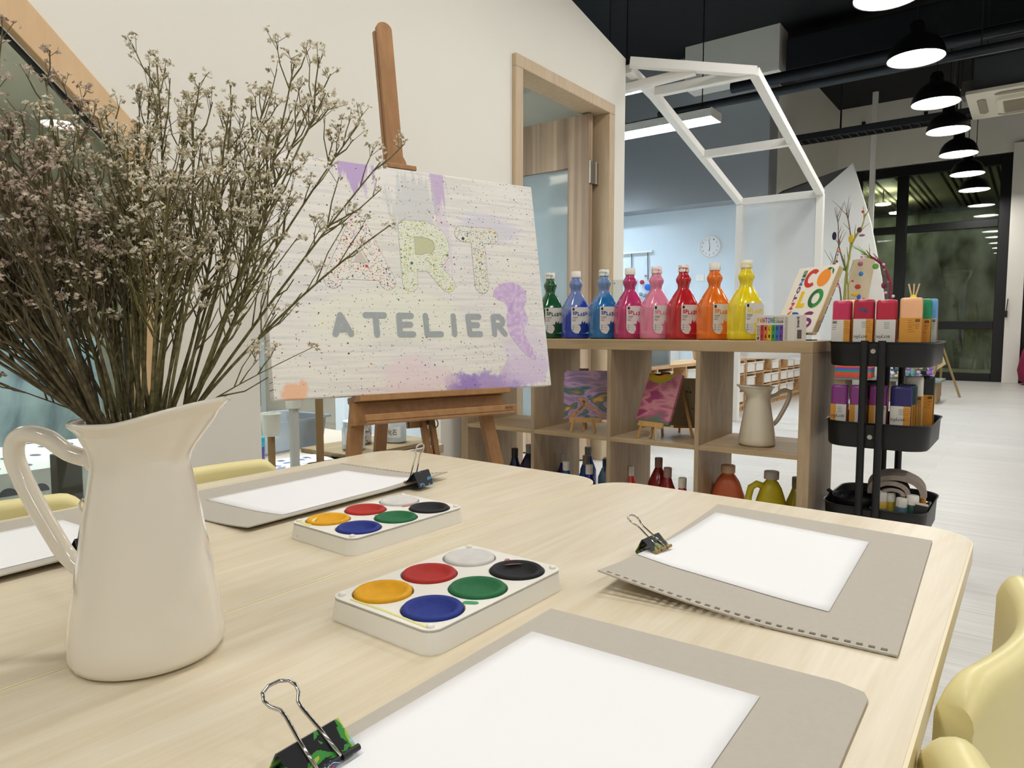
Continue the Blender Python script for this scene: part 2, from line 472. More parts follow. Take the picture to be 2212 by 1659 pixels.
# outside: canopy soffit with slats, dark hedge wall, ground
S(M().box(-9, 9, 13.6, 19, -.06, -.01), 'floor_terrace', mat('terrace_paving', '8f9378', .8, var=.1, scale=3))
m, nt, b = new_mat('dim_hedge_wall')
tc = nt.nodes.new('ShaderNodeTexCoord'); mp = nt.nodes.new('ShaderNodeMapping'); mp.inputs['Scale'].default_value = (1.6, 1, .7)
n = nt.nodes.new('ShaderNodeTexNoise'); n.inputs['Scale'].default_value = 1.4; n.inputs['Detail'].default_value = 7
nt.links.new(tc.outputs['Object'], mp.inputs['Vector']); nt.links.new(mp.outputs['Vector'], n.inputs['Vector'])
rr = ramp(nt, n.outputs['Fac'], [(.36, srgb('33382f')), (.52, srgb('74786c')), (.7, srgb('a2a596'))])
nt.links.new(rr.outputs['Color'], b.inputs['Base Color']); b.inputs['Roughness'].default_value = .9
hedge = m
S(M().box(-9, 9, 17.5, 17.7, -.1, 3.3), 'wall_garden', hedge)
m = M(); m.cur = 0; m.box(-9, 9, 13.52, 19, 3.62, 3.66); m.cur = 1
x = -6.0; k = 0
while x < 6:
    w = .30 if k % 4 == 0 else .06
    m.box(x, x + w, 13.55, 18.9, 3.56, 3.62); x += w + .055; k += 1
S(m, 'ceiling_canopy', [mat('canopy_dark', '15180f', .8), mat('canopy_slat', 'a39c80', .7, var=.1, scale=2)])
for i, (x, y) in enumerate(((-2.55, 15.6), (-2.5, 16.9), (0.6, 15.6), (3, 15.6), (-4.6, 15.6))):  # last three are unseen lamps, added to brighten the garden
    o = M().lathe([(.13, -.02), (.14, 0)], 20).build('porch_lamp', [emitter('porch_glow', 'fdffe8', 26) if i == 0 else bpy.data.materials['porch_glow']])
    o.location = (x, y, 3.30)
    M().tube([(0, 0, .0), (0, 0, .26)], .012).build('rod', K['black'], o)
    tag(o, ['round lamp glowing outside, left of the black mullion', 'dimmer round lamp further out under the canopy', 'added unseen lamp under the slatted canopy beyond the right window', 'added unseen lamp under the canopy at the far right', 'added unseen lamp under the canopy at the far left'][i], 'lamp', 'lamps outside the windows')

# ------------------------------------------------------------------ ceiling services
def duct(name, label, cat, m, mt, **k):
    return tag(m.build(name, mt, **k), label, cat)
duct('ceiling_pipe', 'long black pipe crossing under the ceiling behind the nearest lamps', 'pipe',
     M().tube([(-2.9, 8.0, 3.55), (6.4, 8.0, 3.55)], .06, 12), K['duct'], smooth=True)
p2 = duct('ceiling_pipe', 'charcoal pipe just below the black one, with a red valve', 'pipe',
     M().tube([(-3.6, 7.6, 3.28), (6.4, 7.6, 3.28)], .045, 12), K['duct2'], smooth=True)
M().box(-1.14, -1.07, 7.53, 7.66, 3.30, 3.39).build('valve', mat('red_valve', 'a01c1c', .5), p2)
duct('air_duct', 'broad black air duct running diagonally at the ceiling above the wall', 'duct',
     M().bar((-3.2, 5.6, 4.33), (-1.2, 4.0, 4.33), .5, .3), K['duct'], bevel=.02)
duct('air_duct', 'square charcoal air duct along the ceiling behind the lamps', 'duct',
     M().box(-2.6, 6.4, 9.0, 9.5, 3.95, 4.35), K['duct'], bevel=.02)
duct('air_duct', 'black duct end closing over the corner of the grey side wall', 'duct', duct_corner, K['duct'], bevel=.01)
duct('air_duct', 'black air duct crossing nearest overhead', 'duct',
     M().box(-2.0, 6.4, 5.6, 6.1, 4.0, 4.4), K['duct'], bevel=.02)
m = M()
m.box(-2.75, 6.4, 10.02, 10.05, 3.36, 3.44); m.box(-2.75, 6.4, 10.27, 10.30, 3.36, 3.44)
for i in range(90): m.box(-2.7 + i * .1, -2.68 + i * .1, 10.05, 10.27, 3.36, 3.375)
tray = duct('cable_tray', 'black cable tray with cables ending near the grey side wall', 'tray', m, K['duct2'])
m = M()
for j in range(4): m.tube([(-2.72 + i * .5, 10.09 + j * .05 + .012 * math.sin(i * 1.7 + j), 3.40 + .008 * math.sin(i + j * 2)) for i in range(19)], .018, 6)
m.build('cable', K['duct'], tray, smooth=True)
for x in (-2.2, -.9, .4, 1.7): M().bar((x, 10.15, 3.44), (x, 10.15, 4.55), .02).build('hanger', K['duct'], tray)
for i, (x, lab) in enumerate(((-2.50, 'black steel wall bracket nearest the corner above the window'), (-1.60, 'black steel wall bracket above the window, middle one'), (.35, 'black steel wall bracket beyond the air conditioner'))):
    o = M().box(0, .05, 13.25, 13.3, 3.58, 4.3).box(0, .05, 13.05, 13.25, 4.22, 4.28).build('wall_bracket', K['black'])
    o.location.x = x; tag(o, lab, 'bracket', 'brackets on the far wall')
o = M().box(-1.985, -1.915, 11.0, 11.05, .0, 4.12).build('slim_post', K['white'], bevel=.004)
o.location = (-.0, 0, 0)
tag(o, 'slim white post standing before the black window', 'post')
m = M(); m.tube([(-.95, 4.9, 3.9), (-.90, 5.0, 3.5), (-.93, 5.05, 3.36), (-.83, 5.12, 3.33), (-.72, 5.15, 3.36), (-.3, 5.3, 3.5), (.4, 5.4, 4.1)], .012, 8)
tag(m.build('loose_cable', mat('grey_cable', '4a4c50', .5), smooth=True), 'loose grey cable looping down from the black ceiling', 'cable')
# cassette air conditioner
ac = empty('air_conditioner', 'cream ceiling cassette air conditioner hanging beside the lamps', 'air conditioner', (-.625, 7.72, 2.95))
m = M(); m.prism(rrect(.95, .95, .02, cx=.475, cy=.475), 0, .03, [rrect(.50, .50, .06, cx=.475, cy=.475)] ); m.build('panel', K['ac'], ac, bevel=.006)
m = M(); m.prism(rrect(.50, .50, .06, cx=.475, cy=.475), -.035, .01); g = m.build('grille_frame', K['ac'], ac, bevel=.01)
m = M(); m.prism(rrect(.40, .40, .01, cx=.475, cy=.475), -.040, -.036)
for i in range(20): m.box(.285, .665, .29 + i * .0195, .297 + i * .0195, -.046, -.040)
m.build('grille', K['acg'], g)
m = M()
for a in range(4):
    m.T = Matrix.Translation((.475, .475, 0)) @ Matrix.Rotation(a * PI / 2, 4, 'Z')
    m.prism([(-.22, .33), (.22, .33), (.26, .36), (.22, .40), (-.22, .40), (-.26, .36)], -.012, -.001)
m.build('louvre', mat('ac_louvre', '8f8878', .5), ac, bevel=.004)
M().box(.06, .89, .06, .89, .03, .33).build('casing', mat('ac_casing', '43474b', .5), ac, bevel=.008)
m = M().box(-.05, .06, .25, .45, .06, .2)
for i in range(4): m.tube([(-.05, .3 + i * .03, .1), (-.12, .3 + i * .05, .2), (-.1, .35, .5)], .008, 6)
m.build('pipe_connection', mat('ac_fittings', '5a5550', .5), ac)
for x, y in ((.1, .1), (.85, .1), (.85, .85), (.1, .85)): M().tube([(x, y, .33), (x, y, 1.60)], .005, 6).build('threaded_rod', K['duct2'], ac)

# ------------------------------------------------------------------ pendant lamps
def make_pendant():
    r = empty('pendant_lamp', '', 'pendant lamp')
    m = M(); prof = [(.2, 0), (.197, .03), (.18, .085), (.15, .13), (.105, .165), (.06, .185), (.055, .24), (.045, .27), (.02, .28)]
    m.lathe(prof, 40, cap0=False); m.build('shade', K['shade'], r, smooth=True)
    m = M(); m.lathe([(.194, .002), (.19, .03), (.172, .08), (.14, .12), (.09, .15), (.0, .16)], 40, cap0=False, cap1=False)
    m.build('lining', K['shadein'], r, smooth=True)
    m = M(); m.lathe([(.0, .012), (.188, .012)], 40, cap0=False, cap1=False); m.build('diffuser', K['lamp'], r)
    M().tube([(0, 0, .28), (0, 0, 1.69)], .005, 6).build('cord', K['black'], r)
    return r
P0 = make_pendant(); first = True
row = [4.96, 6.2, 7.5, 8.6, 9.8, 11.1, 12.4]
names = ['nearest pendant lamp in the row, cut by the top of the picture', 'second pendant lamp, large glowing disc left of the cable tray end', 'third pendant lamp, glowing beside the air conditioner',
         'fourth pendant lamp, black dome below the air conditioner', 'fifth pendant lamp, black dome above the window top rail', 'sixth pendant lamp, small dome before the window glass', 'last pendant lamp in the row, smallest, close to the window']
spots = [(-.83, y, n, 'row of black pendant lamps') for y, n in zip(row, names)]
for y in (3.6, 2.3, 1.0, -.4, -1.8):
    spots.append((-.83, y, 'black dome pendant lamp overhead, outside the picture', 'pendant lamps overhead'))
for y in (-2.4, -.6, 1.2, 3.0, 5.2, 7.4, 9.8):
    spots.append((1.4, y, 'black dome pendant lamp overhead, outside the picture', 'pendant lamps overhead'))
    spots.append((3.6, y, 'black dome pendant lamp overhead, outside the picture', 'pendant lamps overhead'))
for x, y, lab, grp in spots:
    o = P0 if first else dup(P0)
    first = False
    o.location = (x, y, 2.86); o['label'] = lab; o['group'] = grp
# fluorescent louvre lamps in the blue-lit room
def louvre(x0, x1, y, z, lab, ceil=4.55, grp='louvred tube lamps', glow='lampcool'):
    r = empty('louvre_lamp', lab, 'lamp', (x0, y, z), group=grp)
    w = x1 - x0
    m = M(); m.box(0, w, -.15, -.14, 0, .09); m.box(0, w, .14, .15, 0, .09); m.box(0, w, -.15, .15, .08, .09); m.box(-.004, 0, -.15, .15, 0, .09); m.box(w, w + .004, -.15, .15, 0, .09)
    m.build('housing', K['white'], r)
    M().box(.01, w - .01, -.135, .135, .045, .06).build('tube_glow', K[glow], r)
    m = M(); k = int(w / .09)
    for i in range(k): m.box(.05 + i * .09, .054 + i * .09, -.138, .138, .002, .042)
    m.box(.0, w, -.003, .003, .002, .042)
    m.build('louvre_blade', K['steel'], r)
    for a in (.15, w - .15): M().tube([(a, 0, .09), (a, 0, ceil - z)], .006, 6).build('suspension_rod', K['black'], r)
louvre(-4.15, -2.75, 7.15, 2.98, 'louvred fluorescent lamp hanging before the grey-shaded upper wall')
louvre(-4.4, -2.92, 5.8, 2.98, 'louvred fluorescent lamp nearest, half hidden by the white house frame')
louvre(-5.9, -4.7, 8.5, 2.98, 'added louvred lamp hanging furthest back, unseen outside the view')  # added lamp, kept out of view to help light the room
louvre(-3.12, -2.32, 2.2, 2.20, 'added unseen louvred lamp brightening the doorway, above the view', 2.38)  # unseen lamp added to brighten the interior behind the doorway
louvre(-3.9, -2.7, 1.8, 2.20, 'louvred fluorescent lamp in the small room behind the window', 2.38, glow='lampneutral')
louvre(-5.2, -4.0, .4, 2.20, 'louvred fluorescent lamp deep in the small room', 2.38, glow='lampneutral')

# ================================================================== TABLES
TZ = .517
def make_table(x0, x1, y0, y1, lab, r_f=.075):
    cx, cy = (x0 + x1) / 2, (y0 + y1) / 2
    t = empty('activity_table', lab, 'table', (cx, cy, 0), group=None)
    w, h = x1 - x0, y1 - y0
    m = M(); m.cur = 1
    m.prism(rrect(w, h, .07, 10), TZ - .024, TZ - .0004); m.cur = 0
    m.prism(rrect(w - .006, h - .006, .067, 10), TZ - .0006, TZ)
    m.build('tabletop', [K['table'], K['tedge']], t, bevel=.002)
    m = M()
    m.prism(rrect(w - .10, h - .10, .04, 6), TZ - .075, TZ - .0245, [rrect(w - .14, h - .14, .03, 6)])
    m.build('apron', K['tedge'], t)
    for sx in (-1, 1):
        for sy in (-1, 1):
            m = M(); px, py = sx * (w / 2 - .075), sy * (h / 2 - .075)
            m.tube([(px, py, TZ - .05), (px, py, .02)], [.022, .017], 16)
            m.tube([(px, py, .02), (px, py, .0)], .02, 16)
            m.build('leg', K['tedge'], t, smooth=True, auto=40)
    return t
make_table(-1.252, -.6556, -.02, 1.176, 'pale birch children\'s table on the left, under the jug')
make_table(-.6544, -.055, -.02, 1.181, 'pale birch children\'s table on the right, under the near paint palette')

# ================================================================== SKETCH BOARDS, PAPERS, CLIPS
def board(lab, c, holes=None, lift=None, nh=28, torn=False):
    """c = four table corners A B C D (A-B holds the holes when asked); lift(u, v) gives the height"""
    A, B, C_, D = [Vector((p[0], p[1], 0)) for p in c]
    L = (B - A).length; H = (D - A).length
    lift = lift or (lambda u, v: 0)
    def P(u, v):
        p = A * (1 - u) * (1 - v) + B * u * (1 - v) + C_ * u * v + D * (1 - u) * v
        return (p.x, p.y, TZ + .0006 + lift(u, v))
    cells = []
    if holes:
        pitch = (L - .012) / nh; us = [0, .008 / L]
        for i in range(nh):
            a = .008 + i * pitch; us += [(a + pitch * .55) / L, min((a + pitch) / L, 1)]
        us[-1] = 1.0
        vs = [0, .0045 / H, .0105 / H] + [i / 8 for i in range(1, 9)]
        for i in range(len(us) - 1):
            for j in range(len(vs) - 1):
                if j == 1 and i % 2 == 1 and 0 < i < len(us) - 1: continue
                cells.append((us[i], us[i + 1], vs[j], vs[j + 1]))
    else:
        n = 12
        cells = [(i / n, (i + 1) / n, j / n, (j + 1) / n) for i in range(n) for j in range(n)]
        if torn: cells.remove((11 / n, 1.0, 11 / n, 1.0))
    idx = {}; V = []; top = set()
    def vid(u, v, k):
        key = (round(u, 6), round(v, 6), k)
        if key not in idx:
            p = P(u, v); idx[key] = len(V); V.append((p[0], p[1], p[2] + .0018 * k))
        return idx[key]
    F = []; edges = {}
    for u0, u1, v0, v1 in cells:
        q = [(u0, v0), (u1, v0), (u1, v1), (u0, v1)]
        F.append(tuple(vid(*p, 1) for p in q)); F.append(tuple(vid(*p, 0) for p in q[::-1]))
        for a in range(4):
            e = (tuple(round(x, 6) for x in q[a]), tuple(round(x, 6) for x in q[(a + 1) % 4]))
            if (e[1], e[0]) in edges: edges.pop((e[1], e[0]))
            else: edges[e] = 1
    for a, b in edges: F.append((vid(*a, 0), vid(*b, 0), vid(*b, 1), vid(*a, 1)))
    if torn:
        n = 12; u, v = 11 / n, 11 / n
        q = [(u, v), (1, v), (1, v + .045), (.985, .985), (u, 1)]
        F.append(tuple(vid(a, b, 1) for a, b in q)); F.append(tuple(vid(a, b, 0) for a, b in q[::-1]))
        for a in range(1, 4): F.append((vid(*q[a], 0), vid(*q[(a + 1)], 0), vid(*q[(a + 1)], 1), vid(*q[a], 1)))
    m = M(); m.add(V, F)
    ctr = P(.5, .5)
    m.v = [(a - ctr[0], b - ctr[1], c - TZ) for a, b, c in m.v]
    o = m.build('drawing_board', K['grey_board']); o.location = (ctr[0], ctr[1], TZ)
    tag(o, lab, 'board')
    def top(x, y):
        u = v = .5
        for _ in range(12):
            p = P(u, v); q = P(u + .01, v); w = P(u, v + .01)
            a, b, c_, d = (q[0] - p[0]) * 100, (w[0] - p[0]) * 100, (q[1] - p[1]) * 100, (w[1] - p[1]) * 100
            det = a * d - b * c_; ex, ey = x - p[0], y - p[1]
            u += (d * ex - b * ey) / det; v += (a * ey - c_ * ex) / det
        return P(u, v)[2] + .0018
    return top
def sheet(lab, c, zf, n=14):
    A, B, C_, D = [Vector((p[0], p[1], 0)) for p in c]
    V = []; F = []
    for i in range(n + 1):
        for j in range(n + 1):
            u, v = i / n, j / n
            p = A * (1 - u) * (1 - v) + B * u * (1 - v) + C_ * u * v + D * (1 - u) * v
            V.append((p.x, p.y, zf(p.x, p.y) + .0007))
    for i in range(n):
        for j in range(n):
            a = i * (n + 1) + j; F.append((a, a + n + 1, a + n + 2, a + 1))
    m = M(); m.add([(x, y, z - TZ) for x, y, z in V], F); m.v = [(x - A.x, y - A.y, z) for x, y, z in m.v]
    o = m.build('paper_sheet', K['paper'], smooth=True); o.location = (A.x, A.y, TZ)
    s = o.modifiers.new('s', 'SOLIDIFY'); s.thickness = .00025; s.offset = 1
    tag(o, lab, 'paper')

def paint_black(name, spots, base='1b1c1f', scale=30):
    """black clip lacquer with dabs of dried paint"""
    m, nt, b = new_mat(name)
    tc = nt.nodes.new('ShaderNodeTexCoord')
    n = nt.nodes.new('ShaderNodeTexNoise'); n.inputs['Scale'].default_value = scale; n.inputs['Detail'].default_value = 5; n.inputs['Distortion'].default_value = .6
    nt.links.new(tc.outputs['Object'], n.inputs['Vector'])
    st = [(0, srgb(base))]; p = .51
    for c in spots: st.append((p, srgb(c))); p += .045
    st.append((p, srgb(base)))
    r = ramp(nt, n.outputs['Fac'], st, 'CONSTANT')
    nt.links.new(r.outputs['Color'], b.inputs['Base Color']); b.inputs['Roughness'].default_value = .3
    return m

def clip(lab, loc, ang, mt, lipm, wid=.041, up_ang=25, z0=0.0, size=1.0, low_ang=None, flat=.0235):
    """local +x points from the spine over the board to the jaws"""
    r = empty('binder_clip', lab, 'clip', (loc[0], loc[1], TZ + z0), ang)
    h = wid / 2; s = size; T = .0008
    zt, zj, zb, xs, xj = flat * s, .0068, .0008, -.016 * s, .012 * s
    m = M()
    xo = .009 * s
    prof = [(xj, zj), (xs + xo + .002, zt), (xs + xo, zt - .001), (xs, .003), (xs + .002, zb), (xj - .004, zb), (xj - .004, zb + T), (xs + .003, zb + T), (xs + T, .0035), (xs + xo + T, zt - .003), (xs + xo + .0025, zt - T * 1.6), (xj, zj - T)]
    M_ = frame((0, h, 0), (1, 0, 0), (0, 0, 1))
    m.T = M_; m.prism(prof, 0, wid); m.T = Matrix.Identity(4)
    m.build('body', mt, r, bevel=.0003)
    for a, b in ((-h, -h * .42), (-h * .30, h * .30), (h * .42, h)):
        mm = M(); mm.tube([(xj + .001, a, zj + .0008), (xj + .001, b, zj + .0008)], .0021 * s, 12); mm.build('jaw_lip', lipm, r, smooth=True, auto=40)
    # wire handle: from the jaws back over the spine
    ua = R(up_ang); dx, dz = -math.cos(ua), math.sin(ua)
    def W_(d, y): return (xj + .001 + dx * d * s, y * s, zj + .002 + dz * d * s)
    k = wid / .041
    pts = [W_(0, -.0068 * k), W_(.020, -.0062 * k), W_(.038, -.0048 * k), W_(.043, -.0052 * k), W_(.048, -.0085 * k), W_(.053, -.0095 * k), W_(.058, -.0078 * k), W_(.0605, -.003 * k)]
    pts += [(p[0], -p[1], p[2]) for p in pts[::-1]]
    m = M(); m.tube(pts, .00125 * s, 8); m.build('wire_handle', K['steel'], r, smooth=True)
    if low_ang is not None:
        pts2 = [(xj - .004 - d, y, .0004 + .0005) for d, y in ((0, -.0068), (.038, -.0048), (.048, -.0085), (.056, -.0078), (.059, -.003))]
        pts2 += [(p[0], -p[1], p[2]) for p in pts2[::-1]]
    return r
gold = mat('worn_gold_lip', '9c7c48', .35, metal=.6, var=.3, scale=300)
# right-hand board: comb holes along the near edge, near left corner curling up
def liftR(u, v): return .0005 + .021 * max(0, 1 - v * 2.3) ** 1.5 * max(0, 1 - u * 1.5) ** 1.4 + .0035 * max(0, 1 - abs(v - .33) * 3.5) * max(0, 1 - u * 6)
bR = board('grey cardboard board at the table\'s right corner, its comb holes facing the viewer', [(-.378, .660), (-.085, .680), (-.101, 1.090), (-.408, 1.108)], True, liftR)
sheet('white sheet on the board with the row of comb holes facing the viewer', [(-.3835, .767), (-.156, .744), (-.168, 1.027), (-.3905, 1.052)], bR)
clip('small paint-stained binder clip with gold lips on the right-hand board', (-.381, .810), R(-4), paint_black('clip_paint_a', ['8f9a5a', 'b7b26a', '30384a', '5d6f9a']), gold, up_ang=34, z0=.0035, flat=.0215)
# near board
def liftN(u, v): return .0005 + .003 * max(0, 1 - v * 5)
bN = board('grey cardboard board nearest the viewer, one far corner torn', [(-.386, .18), (-.088, .18), (-.092, .600), (-.388, .582)], False, lambda u, v: .0005, torn=True)
sheet('large white sheet nearest the viewer', [(-.3725, .235), (-.153, .235), (-.160, .535), (-.371, .524)], bN)
clip('big binder clip at the bottom edge, stained green, yellow and light blue', (-.368, .272), R(2), paint_black('clip_paint_b', ['3c8a3a', 'a4b545', '8cc4dd', '8cc4dd', '3a2a30']), paint_black('clip_lip_b', ['8fc6d8', '2b3c88', 'b43a2a'], scale=90), wid=.050, up_ang=33, z0=.0005, size=1.12, flat=.019)
# back left board
bL = board('grey cardboard board behind the farther palette, comb holes along its far edge', [(-1.190, .966), (-.905, .992), (-.890, .552), (-1.185, .540)], True, lambda u, v: .0005 + .006 * max(0, (u - .6) / .4) ** 2 + .006 * max(0, 1 - v * 3) * max(0, (u - .5) * 2) ** 2)
sheet('white sheet on the board behind the farther palette', [(-1.120, .915), (-.926, .937), (-.910, .624), (-1.113, .613)], bL)
clip('black binder clip with a blue paint patch, standing on the far left board', (-.8935, .900), R(184), paint_black('clip_paint_c', ['3e7fb0'], scale=22), gold, up_ang=72, z0=.0055, size=1.2)
# far-left board behind the jug handle
bF = board('grey cardboard board at the left edge of the picture, partly behind the jug', [(-1.228, .475), (-.950, .490), (-.925, .08), (-1.215, .06)], True, lambda u, v: .0005 + .007 * max(0, (u - .6) / .4) ** 2)
sheet('white sheet at the left edge of the picture, behind the jug handle', [(-1.166, .415), (-.978, .425), (-.962, .13), (-1.160, .12)], bF)
clip('plain black binder clip behind the jug handle', (-.938, .363), R(184), mat('black_lacquer', '141416', .25), mat('black_lip', '26221e', .3), up_ang=72, z0=.0065, size=1.2)

# ================================================================== PAINT PALETTES
def splat(name, base, stain, scale=30, thr=.62, rough=.35):
    m, nt, b = new_mat(name)
    tc = nt.nodes.new('ShaderNodeTexCoord')
    v = nt.nodes.new('ShaderNodeTexNoise'); v.inputs['Scale'].default_value = scale; v.inputs['Detail'].default_value = 6; v.inputs['Roughness'].default_value = .7
    nt.links.new(tc.outputs['Object'], v.inputs['Vector'])
    r = ramp(nt, v.outputs['Fac'], [(0, srgb(base)), (thr, srgb(base)), (thr + .02, srgb(stain))])
    nt.links.new(r.outputs['Color'], b.inputs['Base Color']); b.inputs['Roughness'].default_value = rough
    return m
cake = {'yellow': 'e3a612', 'blue': '1e3284', 'red': 'b02a22', 'green': '1d6b3e', 'white': 'd3d0cb', 'black': '17171a'}
for k, c in cake.items():
    K['cake_' + k] = mat('paint_cake_' + k, c, .7, var=.14, scale=70, bump=.35, bscale=130)
K['pal'] = splat('palette_plastic', 'efece2', '8a8478', 60, .74)
K['pal2'] = splat('stained_palette_plastic', 'efece2', '4a4640', 75, .70)
K['stain_y'] = mat('yellow_smear', 'e6e08a', .4); K['stain_g'] = mat('green_smear', '3b9a63', .4); K['stain_r'] = mat('red_smear', 'b9766c', .5, var=.3, scale=90); K['stain_b'] = mat('dark_smear', '2c3350', .5)
def palette(lab, loc, ang, w, l, body, stains, stacked=False):
    r = empty('paint_palette', lab, 'paint palette', (loc[0], loc[1], TZ), ang)
    h = .0225; cs = []
    xs = (-w * .245, w * .245); ys = (-l * .315, 0, l * .315); Rr = .0315
    for y in ys:
        for x in xs: cs.append((x, y))
    m = M()
    m.prism(rrect(w, l, .014, 8), h - .004, h, [circle(x, y, Rr, 36)[::1] for x, y in cs])
    # walls flare a little to the foot
    rings = []
    for s, z in ((.006, .0), (.0058, .002), (0, h - .003), (0, h - .0009), (-.002, h - .0002)):
        rings.append([(x, y, z) for x, y in rrect(w + s, l + s, .014 + s / 2, 8)])
    m.loft(rings[:4], cap0=True, cap1=False)
    for x, y in cs:
        m.lathe([(Rr, h), (Rr - .001, h - .012), (.0, h - .012)], 36, (x, y, 0), cap0=False, cap1=False)
    m.build('tray', body, r, bevel=.0012)
    order = ['yellow', 'blue', 'red', 'green', 'white', 'black']
    for (x, y), c in zip(cs, order):
        q = .0294
        dp_ = .0006 if c == 'white' else (.0085 if c in ('blue', 'black') else .0065)
        m = M(); m.lathe([(q - .002, -.011), (q, -.009), (q + .0002, .0012), (q - .0010, .0027), (q - .0035, .0032), (q - .0065, .0027 - dp_ * .2), (q * .68, .0026 - dp_ * .72), (q * .45, .0026 - dp_), (0, .0025 - dp_)], 44, (x + random.uniform(-.0006, .0006), y, h))
        o = m.build('paint_block', K['cake_' + c], r, smooth=True); o['label'] = c + ' paint block'
    for x, y in ((-1, -1), (1, -1), (1, 1), (-1, 1)):
        m = M(); m.lathe([(.004, 0), (.0038, .0025), (.002, .0033)], 14, (x * (w / 2 - .0095), y * (l / 2 - .0085), h - .0003)); m.build('peg', K['pal'], r, smooth=True)
    # smears of dried paint on the rim
    for name, mt, pts, rad in stains:
        m = M(); stroke(m, pts, rad, h + .00025); m.build(name, mt, r)
    return r
palette('near white paint palette with six round paint blocks', (-.4865, .5405), R(-.5), .143, .213, K['pal'],
        [('paint_smear', K['stain_y'], [(-.045, -.100), (0, -.0985), (.058, -.1005)], .0016), ('paint_smear', K['stain_g'], [(.051, -.036), (.058, -.032)], .004),
         ('paint_smear', K['stain_r'], [(.004, .09), (.012, .075), (.02, .085), (.035, .098)], .003)])
palette('farther white paint palette, splashed with dark specks', (-.7535, .6805), R(-1.5), .136, .213, K['pal2'],
        [('paint_smear', K['stain_y'], [(-.055, -.098), (-.030, -.102), (-.058, -.07)], .003), ('paint_smear', K['stain_r'], [(-.004, .05), (.0, .066)], .004), ('paint_smear', K['stain_r'], [(-.063, .02), (-.06, -.01)], .003),
         ('paint_smear', K['cake_green'], [(.004, -.012), (.006, .008)], .002)])

# ================================================================== JUGS
def jug(name, lab, loc, ang, mt, spout_rise=.019, s=1.0):
    """spout towards local +x, handle towards -x"""
    r = empty(name, lab, 'jug', loc, ang)
    N = 64
    prof = [(a_ * (.94 - .085 * min(1, b_ / .17)), b_) for a_, b_ in [(.0, .0), (.058, .0), (.0655, .003), (.0685, .010), (.0685, .022), (.066, .045), (.062, .075), (.0575, .105), (.053, .135), (.0485, .160), (.0465, .172), (.0475, .180), (.051, .190), (.0555, .200)]]
    rings = []
    def ring(rad, z, sp):
        out = []
        for j in range(N):
            a = 2 * PI * j / N; c = math.cos(a)
            f = max(0, c) ** 2.5
            rr = rad * (1 - .10 * sp * abs(math.sin(a)) ** 2) + f * sp * .022
            out.append((rr * math.cos(a) * s, rr * math.sin(a) * s, (z + sp * spout_rise * (max(0, c) ** 2 - .12 * max(0, -c))) * s))
        return out
    for rad, z in prof[1:]:
        sp = max(0, (z - .178) / .03)
        rings.append(ring(rad, z, min(1, sp)))
    rings.append(ring(.0540, .2065, 1)); rings.append(ring(.0562, .2085, 1)); rings.append(ring(.0576, .2100, 1)); rings.append(ring(.0578, .2120, 1)); rings.append(ring(.0560, .2135, 1)); rings.append(ring(.0535, .212, 1))
    rings.append(ring(.0510, .2055, 1)); rings.append(ring(.0480, .197, .8)); rings.append(ring(.0385, .179, .1)); rings.append(ring(.0378, .170, 0)); rings.append(ring(.046, .10, 0)); rings.append(ring(.058, .02, 0)); rings.append(ring(.056, .006, 0))
    m = M(); m.loft(rings); m.build('body', mt, r, smooth=True)
    ctrl = [(-.038, .174), (-.052, .1745), (-.072, .180), (-.091, .192), (-.110, .196), (-.124, .190), (-.127, .175), (-.120, .155), (-.107, .130), (-.094, .108), (-.081, .088), (-.069, .076), (-.058, .068)]
    P = [Vector((x * s, 0, z * s)) for x, z in ctrl]
    out = []
    for i in range(len(P) - 1):
        p0 = P[max(i - 1, 0)]; p1 = P[i]; p2 = P[i + 1]; p3 = P[min(i + 2, len(P) - 1)]
        for k in range(5):
            t = k / 5
            out.append(.5 * ((2 * p1) + (p2 - p0) * t + (2 * p0 - 5 * p1 + 4 * p2 - p3) * t * t + (3 * p1 - p0 - 3 * p2 + p3) * t ** 3))
    out.append(P[-1]); k = len(out)
    rad = [(.0072 + .003 * (abs(i / k - .0) < .08) + .0012 * math.sin(PI * i / k)) * s for i in range(k)]
    rad = [max(.0058, q) for q in rad]
    m = M(); m.tube(out, rad, 18); m.build('handle', mt, r, smooth=True)
    return r
JX, JY = -.630, .289
jug('enamel_jug', 'tall cream enamel jug holding dried flowers on the left table', (JX, JY, TZ), R(37 - 8), K['enamel'], s=1.0)
jug('enamel_jug', 'cream enamel jug standing empty in the right cell of the cube shelf', (-.790, 2.52, .3935), R(37 + 180 + 12), K['enamel2'], spout_rise=.006, s=1.0)

# ================================================================== DRIED FLOWERS
Rv = Vector((.7986, .6018, 0)); Fv = Vector((-.6018, .7986, 0)); Z = Vector((0, 0, 1))
def fmat(name, c1, c2):
    m, nt, b = new_mat(name)
    tc = nt.nodes.new('ShaderNodeTexCoord'); n = nt.nodes.new('ShaderNodeTexNoise'); n.inputs['Scale'].default_value = 160
    nt.links.new(tc.outputs['Object'], n.inputs['Vector'])
    r = ramp(nt, n.outputs['Fac'], [(.38, srgb(c1)), (.6, srgb(c2))]); nt.links.new(r.outputs['Color'], b.inputs['Base Color']); b.inputs['Roughness'].default_value = .9
    return m
K['stem'] = fmat('dry_stem', '4c4430', '6d6247')
K['stem2'] = fmat('dry_stem_olive', '56512f', '777048')
K['flc'] = fmat('cream_blossom', 'a3946f', 'f6f0de')
K['flp'] = fmat('dusty_blossom', '94806e', 'e0cfbf')
rnd = random.Random(11)
ICO = [(0, 0, 1), (.894, 0, .447), (.276, .85, .447), (-.724, .526, .447), (-.724, -.526, .447), (.276, -.85, .447), (0, 0, -1)]
